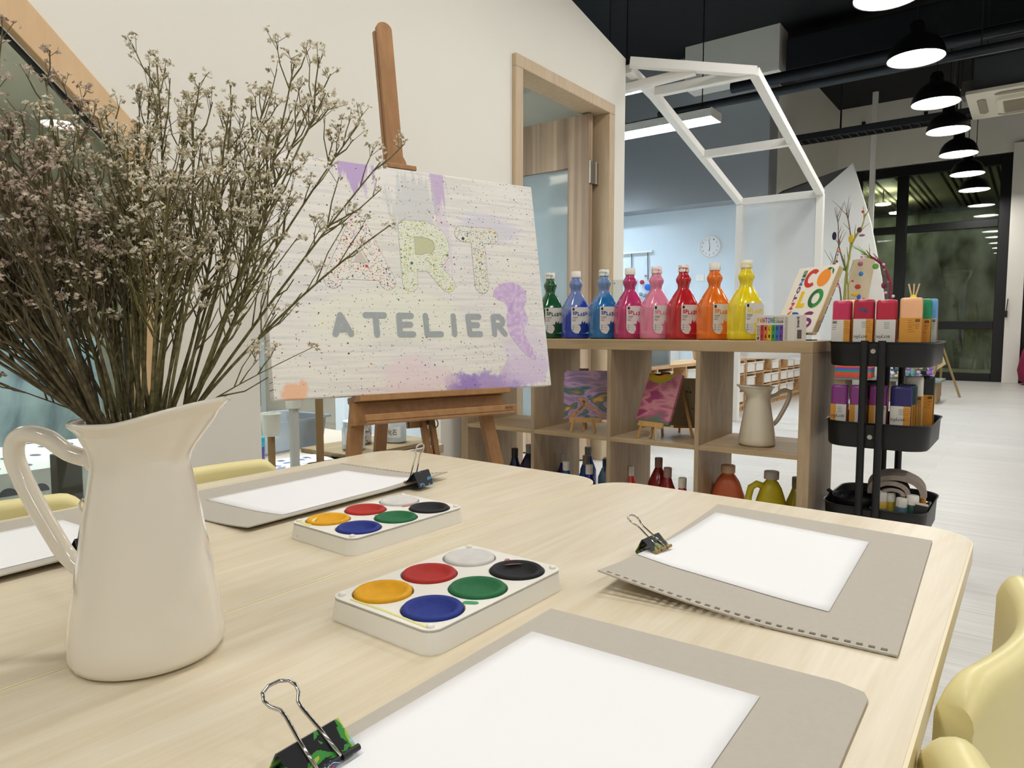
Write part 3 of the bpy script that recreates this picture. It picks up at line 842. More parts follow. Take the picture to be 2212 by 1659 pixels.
def floret(m, p, r):
    """a tiny five-pointed dried calyx"""
    d = Vector((rnd.uniform(-1.3, 1.3), rnd.uniform(-1.3, 1.3), 1)).normalized()
    u = d.cross(Vector((rnd.random() - .5, rnd.random() - .5, .1))).normalized(); w = d.cross(u)
    p = Vector(p); vs = [p - d * r * .5]; k = 5
    for j in range(k * 2):
        a = PI * j / k; q = r * (1.15 if j % 2 == 0 else .55)
        vs.append(p + (u * math.cos(a) + w * math.sin(a)) * q + d * (r * .12 if j % 2 == 0 else 0))
    vs.append(p + d * r * .35)
    fs = []
    for j in range(k * 2):
        b = 1 + j; c = 1 + (j + 1) % (k * 2)
        fs.append((0, c, b)); fs.append((b, c, 1 + 2 * k))
    m.add(vs, fs)
def curve_pts(a, b, sag, n=8):
    out = []
    for i in range(n + 1):
        t = i / n
        out.append(a.lerp(b, t) + sag * (t * (1 - t) * 4))
    return out
bunch = empty('dried_flower_bunch', 'bunch of dried flowers, dusty pink to cream, standing in the enamel jug', 'dried flowers', (JX, JY, TZ + .06))
def flower_stem(l, d, z, cream, dense=1.0, lab=None, thin=False, L0=None):
    """one dried stem from the jug's depth to a tip at lateral l, depth d, height z over the jug axis"""
    tip = Vector((JX, JY, 0)) + Rv * l + Fv * d + Z * z
    dirxy = Vector((tip.x - JX, tip.y - JY, 0))
    dl = dirxy.length; dn = dirxy / max(dl, 1e-4)
    neck = Vector((JX, JY, TZ + .172)) + dn * min(.024, dl * .16) + Vector((rnd.uniform(-.005, .005), rnd.uniform(-.005, .005), 0))
    rimr = min(.040, dl * .3)
    rim = Vector((JX, JY, TZ + .213)) + dn * rimr
    foot = Vector((JX, JY, TZ + .06)) - dn * .022
    root = tip
    m = M(); mf = M()
    main = [foot, neck, rim]
    sag = Vector((rnd.uniform(-.012, .012), rnd.uniform(-.012, .012), rnd.uniform(-.004, .012)))
    up = curve_pts(rim, tip, sag, 9)
    main += up[1:]
    k = len(main); r0 = .0018 if not thin else .0009
    m.tube(main, [r0 * (1 - .72 * i / k) for i in range(k)], 5)
    Ln = (tip - rim).length
    nb = int((9 + Ln * 34) * dense)
    for b in range(nb):
        t = rnd.uniform(.28, .98); i = min(int(t * 9), 8)
        p = up[i].lerp(up[i + 1], t * 9 - i)
        ax = (up[i + 1] - up[i]).normalized()
        side = ax.cross(Vector((rnd.gauss(0, 1), rnd.gauss(0, 1), rnd.gauss(0, 1)))).normalized()
        ln = rnd.uniform(.018, .060) * (1.2 - .55 * t)
        e = p + ax * ln * rnd.uniform(.55, 1.0) + side * ln * rnd.uniform(.25, .65) + Z * ln * .25
        mid = p.lerp(e, .5) + side * ln * .08
        m.tube([p, mid, e], [.0008, .0006, .00045], 4, cap=False)
        if t > .42 or rnd.random() < .28:
            for q in range(rnd.randint(2, 4)):
                e2 = e + Vector((rnd.gauss(0, .005), rnd.gauss(0, .005), rnd.uniform(.0, .010)))
                m.tube([mid.lerp(e, rnd.uniform(.5, .95)), e2], .0003, 3, cap=False)
                for w in range(rnd.randint(3, 5)):
                    floret(mf, e2 + Vector((rnd.gauss(0, .0022), rnd.gauss(0, .0022), rnd.gauss(0, .0018))), rnd.uniform(.0015, .0026))
    for w in range(7):
        floret(mf, tip + Vector((rnd.gauss(0, .003), rnd.gauss(0, .003), rnd.gauss(0, .003))), rnd.uniform(.0020, .0032))
    base = Vector((foot.x, foot.y, foot.z))
    for q in (m, mf): q.v = [(a - base.x, b - base.y, c - base.z) for a, b, c in q.v]
    o = m.build('flower_stem', K['stem2'] if cream else K['stem'], smooth=True)
    o.parent = bunch; o.location = base - Vector(bunch.location)
    if mf.v: mf.build('blossoms', K['flc'] if cream else K['flp'], o)
    if lab: o['label'] = lab
specs = []
# right half, cream: explicit reaches then fill
for l, d, z in ((.017, .02, 1.045), (.03, .05, 1.02), (-.01, .06, 1.03), (.055, .0, 1.00), (.075, .04, 1.02), (.10, .06, 1.03), (.135, .03, 1.045), (.15, .05, 1.03), (.165, .02, 1.015), (.19, .04, .995),
                (-.03, .02, 1.0), (-.04, .07, .97), (.045, .08, .97), (.09, -.02, .95), (.12, .0, .94), (.06, .02, .93), (.02, -.03, .94)):
    specs.append((l, d, z, True))
for i in range(24):
    l = rnd.uniform(-.08, .095); specs.append((l, rnd.uniform(-.06, .07), rnd.uniform(.86, .99) if l < .05 else rnd.uniform(.90, .99), True))
# left half, dusty, leaning to the viewer's left and forward
for i in range(46):
    l = -rnd.uniform(.03, .27); top = 1.035 - max(0, -.07 - l) * .05
    specs.append((l, rnd.uniform(-.13, .06), rnd.uniform(.86, top), False))
for l, z in ((-.20, 1.07), (-.215, 1.055), (-.19, 1.04), (-.15, 1.02), (-.23, 1.03), (-.21, 1.0), (-.12, 1.0)):
    specs.append((l, -.05, z, False))
for l, d, z, cr in specs: flower_stem(l, d, z, cr, 1.0 if cr else 1.05)
flower_stem(.215, .05, .905, True, .6, 'long bare dried stem reaching furthest right over the canvas')
flower_stem(.205, .06, .965, True, .7, 'dried stem arching right, its tips before the purple wash of the canvas')
flower_stem(.15, .02, .792, True, .35, 'thin low dried stem sticking out to the right above the jug lip', thin=True)
flower_stem(-.125, -.01, .765, False, .5, 'short dusty dried sprig hanging out on the left above the jug handle', thin=True)

# ================================================================== CHAIRS
def make_chair():
    """child's tub chair; local +x is the front (towards the table)"""
    r = empty('kids_chair', '', 'chair')
    top = .532
    # backrest wraps round: plan path from one wing tip to the other
    path = [(.034 * abs(t) ** 1.8, .168 * t, t) for t in [-1 + 2 * i / 32 for i in range(33)]]
    m = M(); rings = []
    for i, (x, y, t) in enumerate(path):
        a, b_ = path[max(i - 1, 0)], path[min(i + 1, 32)]
        d = Vector((b_[0] - a[0], b_[1] - a[1], 0)).normalized(); nx, ny = -d.y, d.x
        h = top - .020 * max(0, (abs(t) - .82) / .18) ** 2
        prof = []
        for z in (.262, .32, .38, .44, .48, h - .016):
            k = (z - .25) / (top - .25); prof.append((x + nx * (-.012 * (1 - k) ** 2), y + ny * (-.012 * (1 - k) ** 2), z))
        for q in range(1, 8):
            a_ = PI - PI * q / 8; prof.append((x + nx * (.0155 + .0155 * math.cos(a_)), y + ny * (.0155 + .0155 * math.cos(a_)), h - .016 + .016 * math.sin(a_)))
        for z, o_ in ((h - .016, .031), (.49, .030), (.45, .029), (.38, .034), (.32, .040), (.262, .042)): prof.append((x + nx * o_, y + ny * o_, z))
        rings.append(prof)
    m.loft(rings); back = m.build('backrest', K['chair'], r, smooth=True, auto=50)
    # seat pan
    rings = []
    for s, z in ((.80, .262), (.97, .262), (1.0, .270), (.985, .281), (.92, .283), (.7, .276), (.3, .272)):
        rings.append([(x * s + .135, y * s, z) for x, y in rrect(.33, .33, .07, 8)])
    m = M(); m.loft(rings); m.build('seat', K['chair'], r, smooth=True, auto=60)
    for sx, sy in ((1, 1), (1, -1), (-1, 1), (-1, -1)):
        m = M(); m.tube([(.135 + sx * .125, sy * .125, .264), (.135 + sx * .16, sy * .155, .012)], .0105, 14); m.tube([(.135 + sx * .16, sy * .155, .014), (.135 + sx * .161, sy * .156, 0)], .013, 14)
        m.build('leg', K['chairleg'], r, smooth=True, auto=50)
    return r
ch = make_chair()
labs = [('yellow plastic child\'s chair at the right edge, pushed against the table', (-.004, .806), 180 - 5), ('yellow plastic child\'s chair nearest the viewer at the bottom right corner', (-.006, .395), 180 + 5),
        ('yellow plastic child\'s chair behind the left table, right of the jug', (-1.322, .706), 2), ('yellow plastic child\'s chair behind the left table, left of the jug handle', (-1.318, .322), -1)]
for i, (lab, (x, y), a) in enumerate(labs):
    o = ch if i == 0 else dup(ch)
    o.location = (x, y, 0); o.rotation_euler.z = R(a); o['label'] = lab; o['group'] = 'yellow chairs round the tables'

# ================================================================== EASEL AND CANVAS
CO = Vector((-1.401, .945, .645)); CX = Vector((.3322, .9432, 0)); CU = Vector((-.1654, .0583, .9845)); CN = Vector((.9286, -.3270, .1754))
def blob_nodes(nt, vec, cx, cy, rx, ry, nz, soft=.5, amp=.9):
    mp = nt.nodes.new('ShaderNodeMapping'); mp.inputs['Location'].default_value = (-cx / rx, -cy / ry, 0); mp.inputs['Scale'].default_value = (1 / rx, 1 / ry, 0)
    nt.links.new(vec, mp.inputs['Vector'])
    ln = nt.nodes.new('ShaderNodeVectorMath'); ln.operation = 'LENGTH'; nt.links.new(mp.outputs['Vector'], ln.inputs[0])
    ad = nt.nodes.new('ShaderNodeMath'); ad.operation = 'MULTIPLY_ADD'; ad.inputs[1].default_value = amp; nt.links.new(nz, ad.inputs[0]); nt.links.new(ln.outputs['Value'], ad.inputs[2])
    mr = nt.nodes.new('ShaderNodeMapRange'); mr.inputs['From Min'].default_value = 1.0 + amp * .5; mr.inputs['From Max'].default_value = 1.0 + amp * .5 - soft; mr.inputs['To Min'].default_value = 0; mr.inputs['To Max'].default_value = 1
    nt.links.new(ad.outputs[0], mr.inputs['Value'])
    return mr.outputs['Result']
def mixc(nt, a, b, fac, mul=1.0):
    mx = nt.nodes.new('ShaderNodeMix'); mx.data_type = 'RGBA'
    if hasattr(a, 'is_linked') or isinstance(a, bpy.types.NodeSocket): nt.links.new(a, mx.inputs['A'])
    else: mx.inputs['A'].default_value = a
    if isinstance(b, bpy.types.NodeSocket): nt.links.new(b, mx.inputs['B'])
    else: mx.inputs['B'].default_value = b
    if isinstance(fac, bpy.types.NodeSocket):
        mm = nt.nodes.new('ShaderNodeMath'); mm.operation = 'MULTIPLY'; mm.inputs[1].default_value = mul; nt.links.new(fac, mm.inputs[0]); nt.links.new(mm.outputs[0], mx.inputs['Factor'])
    else: mx.inputs['Factor'].default_value = fac
    return mx.outputs['Result']
def specks(nt, vec, base, scale, size, cols, density=.5, seed=0.0):
    """irregular paint drops of several colours scattered over the surface"""
    mp = nt.nodes.new('ShaderNodeMapping'); mp.inputs['Location'].default_value = (seed, seed * 1.7, 0); nt.links.new(vec, mp.inputs['Vector'])
    v = nt.nodes.new('ShaderNodeTexVoronoi'); v.inputs['Scale'].default_value = scale; v.voronoi_dimensions = '2D'; nt.links.new(mp.outputs['Vector'], v.inputs['Vector'])
    sp = nt.nodes.new('ShaderNodeSeparateColor'); nt.links.new(v.outputs['Color'], sp.inputs[0])
    th = nt.nodes.new('ShaderNodeMapRange'); th.inputs['From Min'].default_value = 1 - density; th.inputs['From Max'].default_value = 1; th.inputs['To Min'].default_value = 0; th.inputs['To Max'].default_value = size
    nt.links.new(sp.outputs[0], th.inputs['Value'])
    lt = nt.nodes.new('ShaderNodeMath'); lt.operation = 'LESS_THAN'; nt.links.new(v.outputs['Distance'], lt.inputs[0]); nt.links.new(th.outputs['Result'], lt.inputs[1])
    n = len(cols); r = ramp(nt, sp.outputs[1], [(i / n, srgb(c)) for i, c in enumerate(cols)], 'CONSTANT')
    return mixc(nt, base, r.outputs['Color'], lt.outputs[0])
def canvas_mat():
    m, nt, b = new_mat('painted_canvas')
    tc = nt.nodes.new('ShaderNodeTexCoord'); vec = tc.outputs['Object']
    nz = nt.nodes.new('ShaderNodeTexNoise'); nz.inputs['Scale'].default_value = 20; nz.inputs['Detail'].default_value = 7; nz.inputs['Roughness'].default_value = .65; nt.links.new(vec, nz.inputs['Vector'])
    mp = nt.nodes.new('ShaderNodeMapping'); mp.inputs['Scale'].default_value = (3, 70, 1); nt.links.new(vec, mp.inputs['Vector'])
    st = nt.nodes.new('ShaderNodeTexNoise'); st.inputs['Scale'].default_value = 1.6; st.inputs['Detail'].default_value = 5; nt.links.new(mp.outputs['Vector'], st.inputs['Vector'])
    r = ramp(nt, st.outputs['Fac'], [(.38, srgb('d4d3d0')), (.55, srgb('eeebe2')), (.8, srgb('f3f0e8'))])
    big = nt.nodes.new('ShaderNodeTexNoise'); big.inputs['Scale'].default_value = 4; nt.links.new(vec, big.inputs['Vector'])
    rb = ramp(nt, big.outputs['Fac'], [(.35, srgb('ece9df')), (.65, srgb('e6e3e6'))])
    col = mixc(nt, rb.outputs['Color'], r.outputs['Color'], .55)
    mpv = nt.nodes.new('ShaderNodeMapping'); mpv.inputs['Scale'].default_value = (75, 7, 1); nt.links.new(vec, mpv.inputs['Vector'])
    dr = nt.nodes.new('ShaderNodeTexNoise'); dr.inputs['Scale'].default_value = 1.2; dr.inputs['Detail'].default_value = 6; nt.links.new(mpv.outputs['Vector'], dr.inputs['Vector'])
    for cx, cy, rx, ry, c, k, nn in ((.24, .60, .055, .075, 'b99ad0', .85, dr), (.48, .585, .025, .11, 'bfa0d2', .7, dr), (.60, .015, .14, .035, 'a98fd0', .85, nz), (.50, .01, .06, .045, '9d86cc', .8, nz),
                                     (.70, .05, .10, .05, 'cdb4d8', .7, nz), (.053, .015, .036, .032, 'f0c09c', .95, nz), (.40, .50, .08, .10, 'c9cdd0', .6, dr), (.37, .04, .12, .06, 'ecd9dc', .7, nz),
                                     (.64, .46, .12, .05, 'd3d0e2', .6, st), (.48, .40, .03, .12, 'd9c4dc', .4, dr), (.30, .20, .25, .08, 'ecefdc', .6, big), (.72, .10, .09, .10, 'e0d2e6', .6, nz)):
        f = blob_nodes(nt, vec, cx, cy, rx, ry, nn.outputs['Fac'], .28, 2.2)
        col = mixc(nt, col, srgb(c), f, k)
    cl = ['3a3f45', '2f4a86', 'd9b23a', '2f6e60', 'b8423c', '55585c', 'd98a3a', '3a3f45']
    col = specks(nt, vec, col, 95, .20, cl, .12, .3)
    col = specks(nt, vec, col, 34, .085, ['3a3f45', 'e0b030', '2a6a8a', '444a50', 'c0503a', '2f7a60'], .22, .9)
    col = specks(nt, vec, col, 210, .30, ['4a4e52', '6a6e70', '8a7a3a', '4a5a80'], .10, 2.3)
    nt.links.new(col, b.inputs['Base Color']); b.inputs['Roughness'].default_value = .75
    bp = nt.nodes.new('ShaderNodeBump'); bp.inputs['Strength'].default_value = .15; bp.inputs['Distance'].default_value = .002; nt.links.new(st.outputs['Fac'], bp.inputs['Height']); nt.links.new(bp.outputs['Normal'], b.inputs['Normal'])
    return m
def speck_fill(name, base, cols, dens=.75):
    m, nt, b = new_mat(name)
    tc = nt.nodes.new('ShaderNodeTexCoord'); vec = tc.outputs['Object']
    col = specks(nt, vec, srgb(base), 260, .42, cols, dens, .1)
    col = specks(nt, vec, col, 130, .34, cols[::-1], dens * .45, .7)
    col = specks(nt, vec, col, 55, .24, cols, dens * .22, 1.4)
    nt.links.new(col, b.inputs['Base Color']); b.inputs['Roughness'].default_value = .7
    return m
m = M(); m.box(0, .8, 0, .6, -.034, 0)
cv = m.build('painted_canvas', canvas_mat(), bevel=.002); cv.matrix_world = frame(CO, CX, CU, CN)
tag(cv, 'large white canvas reading ART ATELIER, splashed with paint, on the wooden easel', 'painting')
def circ(pts, n=6):
    """smooth a polyline"""
    out = []
    P = [Vector(p) for p in pts]
    for i in range(len(P) - 1):
        p0 = P[max(i - 1, 0)]; p1 = P[i]; p2 = P[i + 1]; p3 = P[min(i + 2, len(P) - 1)]
        for k in range(n):
            t = k / n
            out.append(.5 * ((2 * p1) + (p2 - p0) * t + (2 * p0 - 5 * p1 + 4 * p2 - p3) * t * t + (3 * p1 - p0 - 3 * p2 + p3) * t ** 3))
    out.append(P[-1]); return out
A_ = [[(.1625, .2915), (.239, .4385)], [(.309, .2915), (.239, .4385)], [(.19, .3155), (.283, .3155)]]
R_ = [[(.3725, .2895), (.3725, .4385)], circ([(.3725, .4385), (.43, .4385), (.465, .424), (.476, .395), (.465, .365), (.435, .348), (.3725, .346)]), [(.430, .352), (.484, .2915)]]
T_ = [[(.5425, .4365), (.6405, .4365)], [(.5925, .4365), (.5925, .2905)]]
outl = mat('pencil_outline', '6f7074', .7)
for nm, st, mt in (('painted_letter', A_, speck_fill('speckled_a', 'eeeae2', ['c84a34', '3a3f45', '2f5f9a', 'e0b33a', 'b5473a', '5a5e62', '3b8ab0', 'd98a3a'])),
                   ('painted_letter', R_, speck_fill('speckled_r', 'e9ebdc', ['b7bd3a', 'c9c94a', '6f8a3a', 'd9cf5a', 'a9b35a', '3a7a4a', '8a8f4a'])),
                   ('painted_letter', T_, speck_fill('speckled_t', 'e9e8de', ['c9b83a', '3a3f45', '3a5f9a', 'b9a83a', '5a5e62', 'd98a3a', '7a8f3a']))):
    m = M(); m.cur = 0
    for i, p in enumerate(st): stroke(m, p, .0228, .00008 + i * .00001)
    m.cur = 1
    for i, p in enumerate(st): stroke(m, p, .0220, .00035 + i * .00003)
    m.build(nm, [outl, mt], cv)
m = M(); m.add([(.2385, .375, .00004), (.21, .318, .00004), (.267, .318, .00004)], [(0, 1, 2)]); m.build('letter_counter', mat('counter_a', 'd3c8be', .7, var=.1, scale=200), cv)
m = M(); m.add([(.385, .360, .00004), (.460, .360, .00004), (.460, .425, .00004), (.385, .425, .00004)], [(0, 1, 2, 3)]); m.build('letter_counter', mat('counter_r', 'c9cba4', .7, var=.12, scale=200), cv)
LE = [[[(.159, .1555), (.174, .2015), (.1985, .1555)], [(.167, .167), (.190, .167)]], [[(.2405, .203), (.290, .203)], [(.267, .203), (.267, .1535)]],
      [[(.366, .2025), (.3315, .2025), (.3305, .1535), (.368, .1535)], [(.331, .179), (.362, .179)]], [[(.4075, .203), (.4085, .1535), (.450, .1535)]],
      [[(.4915, .203), (.4915, .1535)]], [[(.573, .2025), (.5375, .2025), (.5395, .1535), (.573, .1535)], [(.5385, .179), (.566, .179)]],
      [[(.6195, .1535), (.6195, .2025)] , circ([(.6195, .2025), (.640, .2025), (.651, .193), (.648, .183), (.638, .178), (.6195, .178)], 3), [(.634, .178), (.655, .1535)]]]
gl = mat('grey_letter_paint', 'a5abae', .7, var=.12, scale=90)
for L in LE:
    m = M()
    for i, p in enumerate(L): stroke(m, p, .0078, .0009 + i * .00003)
    m.build('painted_letter', gl, cv)
m = M()
bl = [(.627, .264), (.630, .278), (.640, .288), (.655, .297), (.676, .303), (.700, .305), (.713, .301), (.730, .290), (.741, .278), (.742, .262), (.740, .248), (.728, .232), (.735, .215), (.738, .200), (.737, .185), (.722, .176), (.722, .153), (.733, .130), (.745, .105), (.756, .083), (.752, .076), (.721, .090), (.692, .122), (.672, .150), (.664, .175), (.664, .198), (.671, .220), (.671, .236), (.660, .247), (.645, .250), (.636, .257)]
m.prism(bl, .0003, .00045)
pm, nt, b = new_mat('purple_wash')
tc = nt.nodes.new('ShaderNodeTexCoord'); wv = nt.nodes.new('ShaderNodeTexNoise'); wv.inputs['Scale'].default_value = 26; wv.inputs['Detail'].default_value = 4; wv.inputs['Distortion'].default_value = 2.5
nt.links.new(tc.outputs['Object'], wv.inputs['Vector']); rr = ramp(nt, wv.outputs['Fac'], [(.3, srgb('e4d6e8')), (.5, srgb('d2b8dd')), (.7, srgb('c3a2d2'))])
nt.links.new(rr.outputs['Color'], b.inputs['Base Color']); b.inputs['Roughness'].default_value = .7
m.build('purple_wash', pm, cv)
# easel
ez = empty('easel', 'brown wooden studio easel carrying the big canvas', 'easel', (-1.33, 1.36, 0))
FT = Matrix.Translation(Vector((1.33, -1.36, 0))) @ frame(CO, CX, CU, CN)
def epart(name, fn, mt, bevel=.0015, **k):
    m = M(); m.T = FT; fn(m); return m.build(name, mt, ez, bevel=bevel, **k)
epart('ledge', lambda m: m.prism([(.195, -.0165), (.633, -.0165), (.633, -.001), (.195, -.001)], -.055, .034), K['beechx'])
epart('back_panel', lambda m: m.box(.185, .628, -.074, -.0175, -.020, -.002), K['beechx'])
def trayf(m): m.box(.198, .634, -.0665, -.0505, .040, .052); m.box(.200, .632, -.0735, -.0672, -.001, .051)
tr = epart('paint_tray', trayf, K['beechx'])
m = M(); m.T = FT @ Matrix.Translation((0, 0, .0524))
put_text(m, 'MABEF', .600, -.0615, .022, .0062, bold=.01)
for a in range(20):
    t0, t1 = 2 * PI * a / 20, 2 * PI * (a + 1) / 20
    stroke(m, [(.611 + .0155 * math.cos(t0), -.0584 + .0058 * math.sin(t0)), (.611 + .0155 * math.cos(t1), -.0584 + .0058 * math.sin(t1))], .0003, 0, 3)
m.build('burnt_stamp', mat('burnt_brown', '5c3a1c', .6), tr)
def mastf(m):
    pts = [(.361, -.09), (.406, -.09), (.406, 1.018)] + [(.3835 + .0225 * math.cos(PI * i / 10), 1.018 + .020 * math.sin(PI * i / 10)) for i in range(1, 10)] + [(.361, 1.018)]
    m.prism(pts, -.058, -.044)
epart('mast', mastf, K['beech'])
epart('mast_rail', lambda m: m.box(.358, .402, -.09, 1.016, -.072, -.060), K['beech'])
def clampf(m):
    m.prism([(.345, .585), (.417, .585), (.417, .618), (.413, .624), (.409, .640), (.403, .652), (.359, .652), (.353, .640), (.349, .624), (.345, .618)], -.043, -.036)
    m.box(.340, .421, .6015, .614, -.043, .001)
epart('top_clamp', clampf, K['beech'])
epart('leg', lambda m: m.bar((.212, -.02, -.03), (.105, -.650, -.03), .037, .020, up=(0, 0, 1)), K['beech'])
epart('leg', lambda m: m.bar((.573, -.02, -.03), (.675, -.650, -.03), .037, .020, up=(0, 0, 1)), K['beech'])
epart('rear_leg', lambda m: m.bar((.372, .42, -.08), (.372, -.57, -.47), .034, .02, up=(0, 0, 1)), K['beech'])
def ratf(m):
    m.bar((.392, -.02, -.045), (.420, -.42, -.045), .015, .018); m.bar((.416, -.02, -.045), (.444, -.42, -.045), .015, .018)
    for i in range(6): m.box(.399 + i * .005, .411 + i * .005, -.12 - i * .055, -.095 - i * .055, -.052, -.040)
epart('ratchet_rail', ratf, K['beech'])
epart('crossbar', lambda m: m.bar((.125, -.47, -.052), (.655, -.47, -.052), .03, .018), K['beechx'])
m = M(); m.T = FT; m.tube([(.424 + .008 * math.cos(2 * PI * i / 14), -.083 + .011 * math.sin(2 * PI * i / 14), -.03) for i in range(14)], .0016, 6, closed=True); m.tube([(.410, -.078, -.04), (.410, -.078, -.02)], .009, 12)
m.build('clamp_ring', mat('brass_ring', '6b5a3a', .35, metal=.8), ez)

# ================================================================== CUBE SHELF
sh = empty('cube_shelf', 'washed oak cube shelf, two rows of four open cells, below the paint bottles', 'shelf', (-2.044, 2.333, 0), R(2.15))
Wd, Dp, Ht = 1.468, .388, .77
M().box(0, Wd, 0, Dp, Ht - .038, Ht).build('top_board', K['shelfh'], sh, bevel=.0015)
M().box(0, Wd, 0, Dp, 0, .038).build('bottom_board', K['shelfh'], sh, bevel=.0015)
for x in (0, Wd - .038): M().box(x, x + .038, 0, Dp, .0385, Ht - .0385).build('side_board', K['shelfv'], sh, bevel=.0015)
cw = (Wd - .076 - .048) / 4
for i in range(1, 4):
    x = .038 + i * cw + (i - 1) * .016
    M().box(x, x + .016, 0, Dp, .0385, Ht - .0385).build('divider', K['shelfv'], sh, bevel=.001)
for i in range(4):
    x = .038 + i * (cw + .016)
    M().box(x + .0003, x + cw - .0003, 0, Dp, .377, .393).build('shelf_board', K['shelfh'], sh, bevel=.001)

# ================================================================== BIG PAINT BOTTLES
def sq(hx, hy, z, n=40, p=3.2):
    out = []
    for i in range(n):
        a = 2 * PI * i / n; c, s = math.cos(a), math.sin(a)
        out.append((hx * math.copysign(abs(c) ** (2 / p), c), hy * math.copysign(abs(s) ** (2 / p), s), z))
    return out
def paint_mat(name, col, level=None, clear='8496b8'):
    """milky bottle: paint up to a smeared level, the paler plastic above"""
    m, nt, b = new_mat(name)
    b.inputs['Base Color'].default_value = srgb(col); b.inputs['Roughness'].default_value = .16
    b.inputs['Coat Weight'].default_value = .6; b.inputs['Coat Roughness'].default_value = .05
    tc = nt.nodes.new('ShaderNodeTexCoord')
    n = nt.nodes.new('ShaderNodeTexNoise'); n.inputs['Scale'].default_value = 14; n.inputs['Detail'].default_value = 4; n.inputs['Distortion'].default_value = 1.5
    mp = nt.nodes.new('ShaderNodeMapping'); mp.inputs['Scale'].default_value = (1, 1, .35); nt.links.new(tc.outputs['Object'], mp.inputs['Vector']); nt.links.new(mp.outputs['Vector'], n.inputs['Vector'])
    c = srgb(col); dk = tuple(v * .8 for v in c[:3]) + (1,)
    r = ramp(nt, n.outputs['Fac'], [(.4, dk), (.6, c)])
    out = r.outputs['Color']
    if level:
        sp = nt.nodes.new('ShaderNodeSeparateXYZ'); nt.links.new(tc.outputs['Object'], sp.inputs[0])
        a = nt.nodes.new('ShaderNodeMath'); a.operation = 'MULTIPLY_ADD'; a.inputs[1].default_value = -.9; nt.links.new(sp.outputs['X'], a.inputs[0]); nt.links.new(sp.outputs['Z'], a.inputs[2])
        a2 = nt.nodes.new('ShaderNodeMath'); a2.operation = 'MULTIPLY_ADD'; a2.inputs[1].default_value = .12; nt.links.new(n.outputs['Fac'], a2.inputs[0]); nt.links.new(a.outputs[0], a2.inputs[2])
        rr = nt.nodes.new('ShaderNodeMapRange'); rr.inputs['From Min'].default_value = level; rr.inputs['From Max'].default_value = level + .02; nt.links.new(a2.outputs[0], rr.inputs['Value'])
        out = mixc(nt, out, srgb(clear), rr.outputs['Result'], .6)
    nt.links.new(out, b.inputs['Base Color'])
    return m
K['label'] = mat('bottle_label', 'd9d5d0', .45)
K['cap'] = mat('white_bottle_cap', 'efece5', .4)
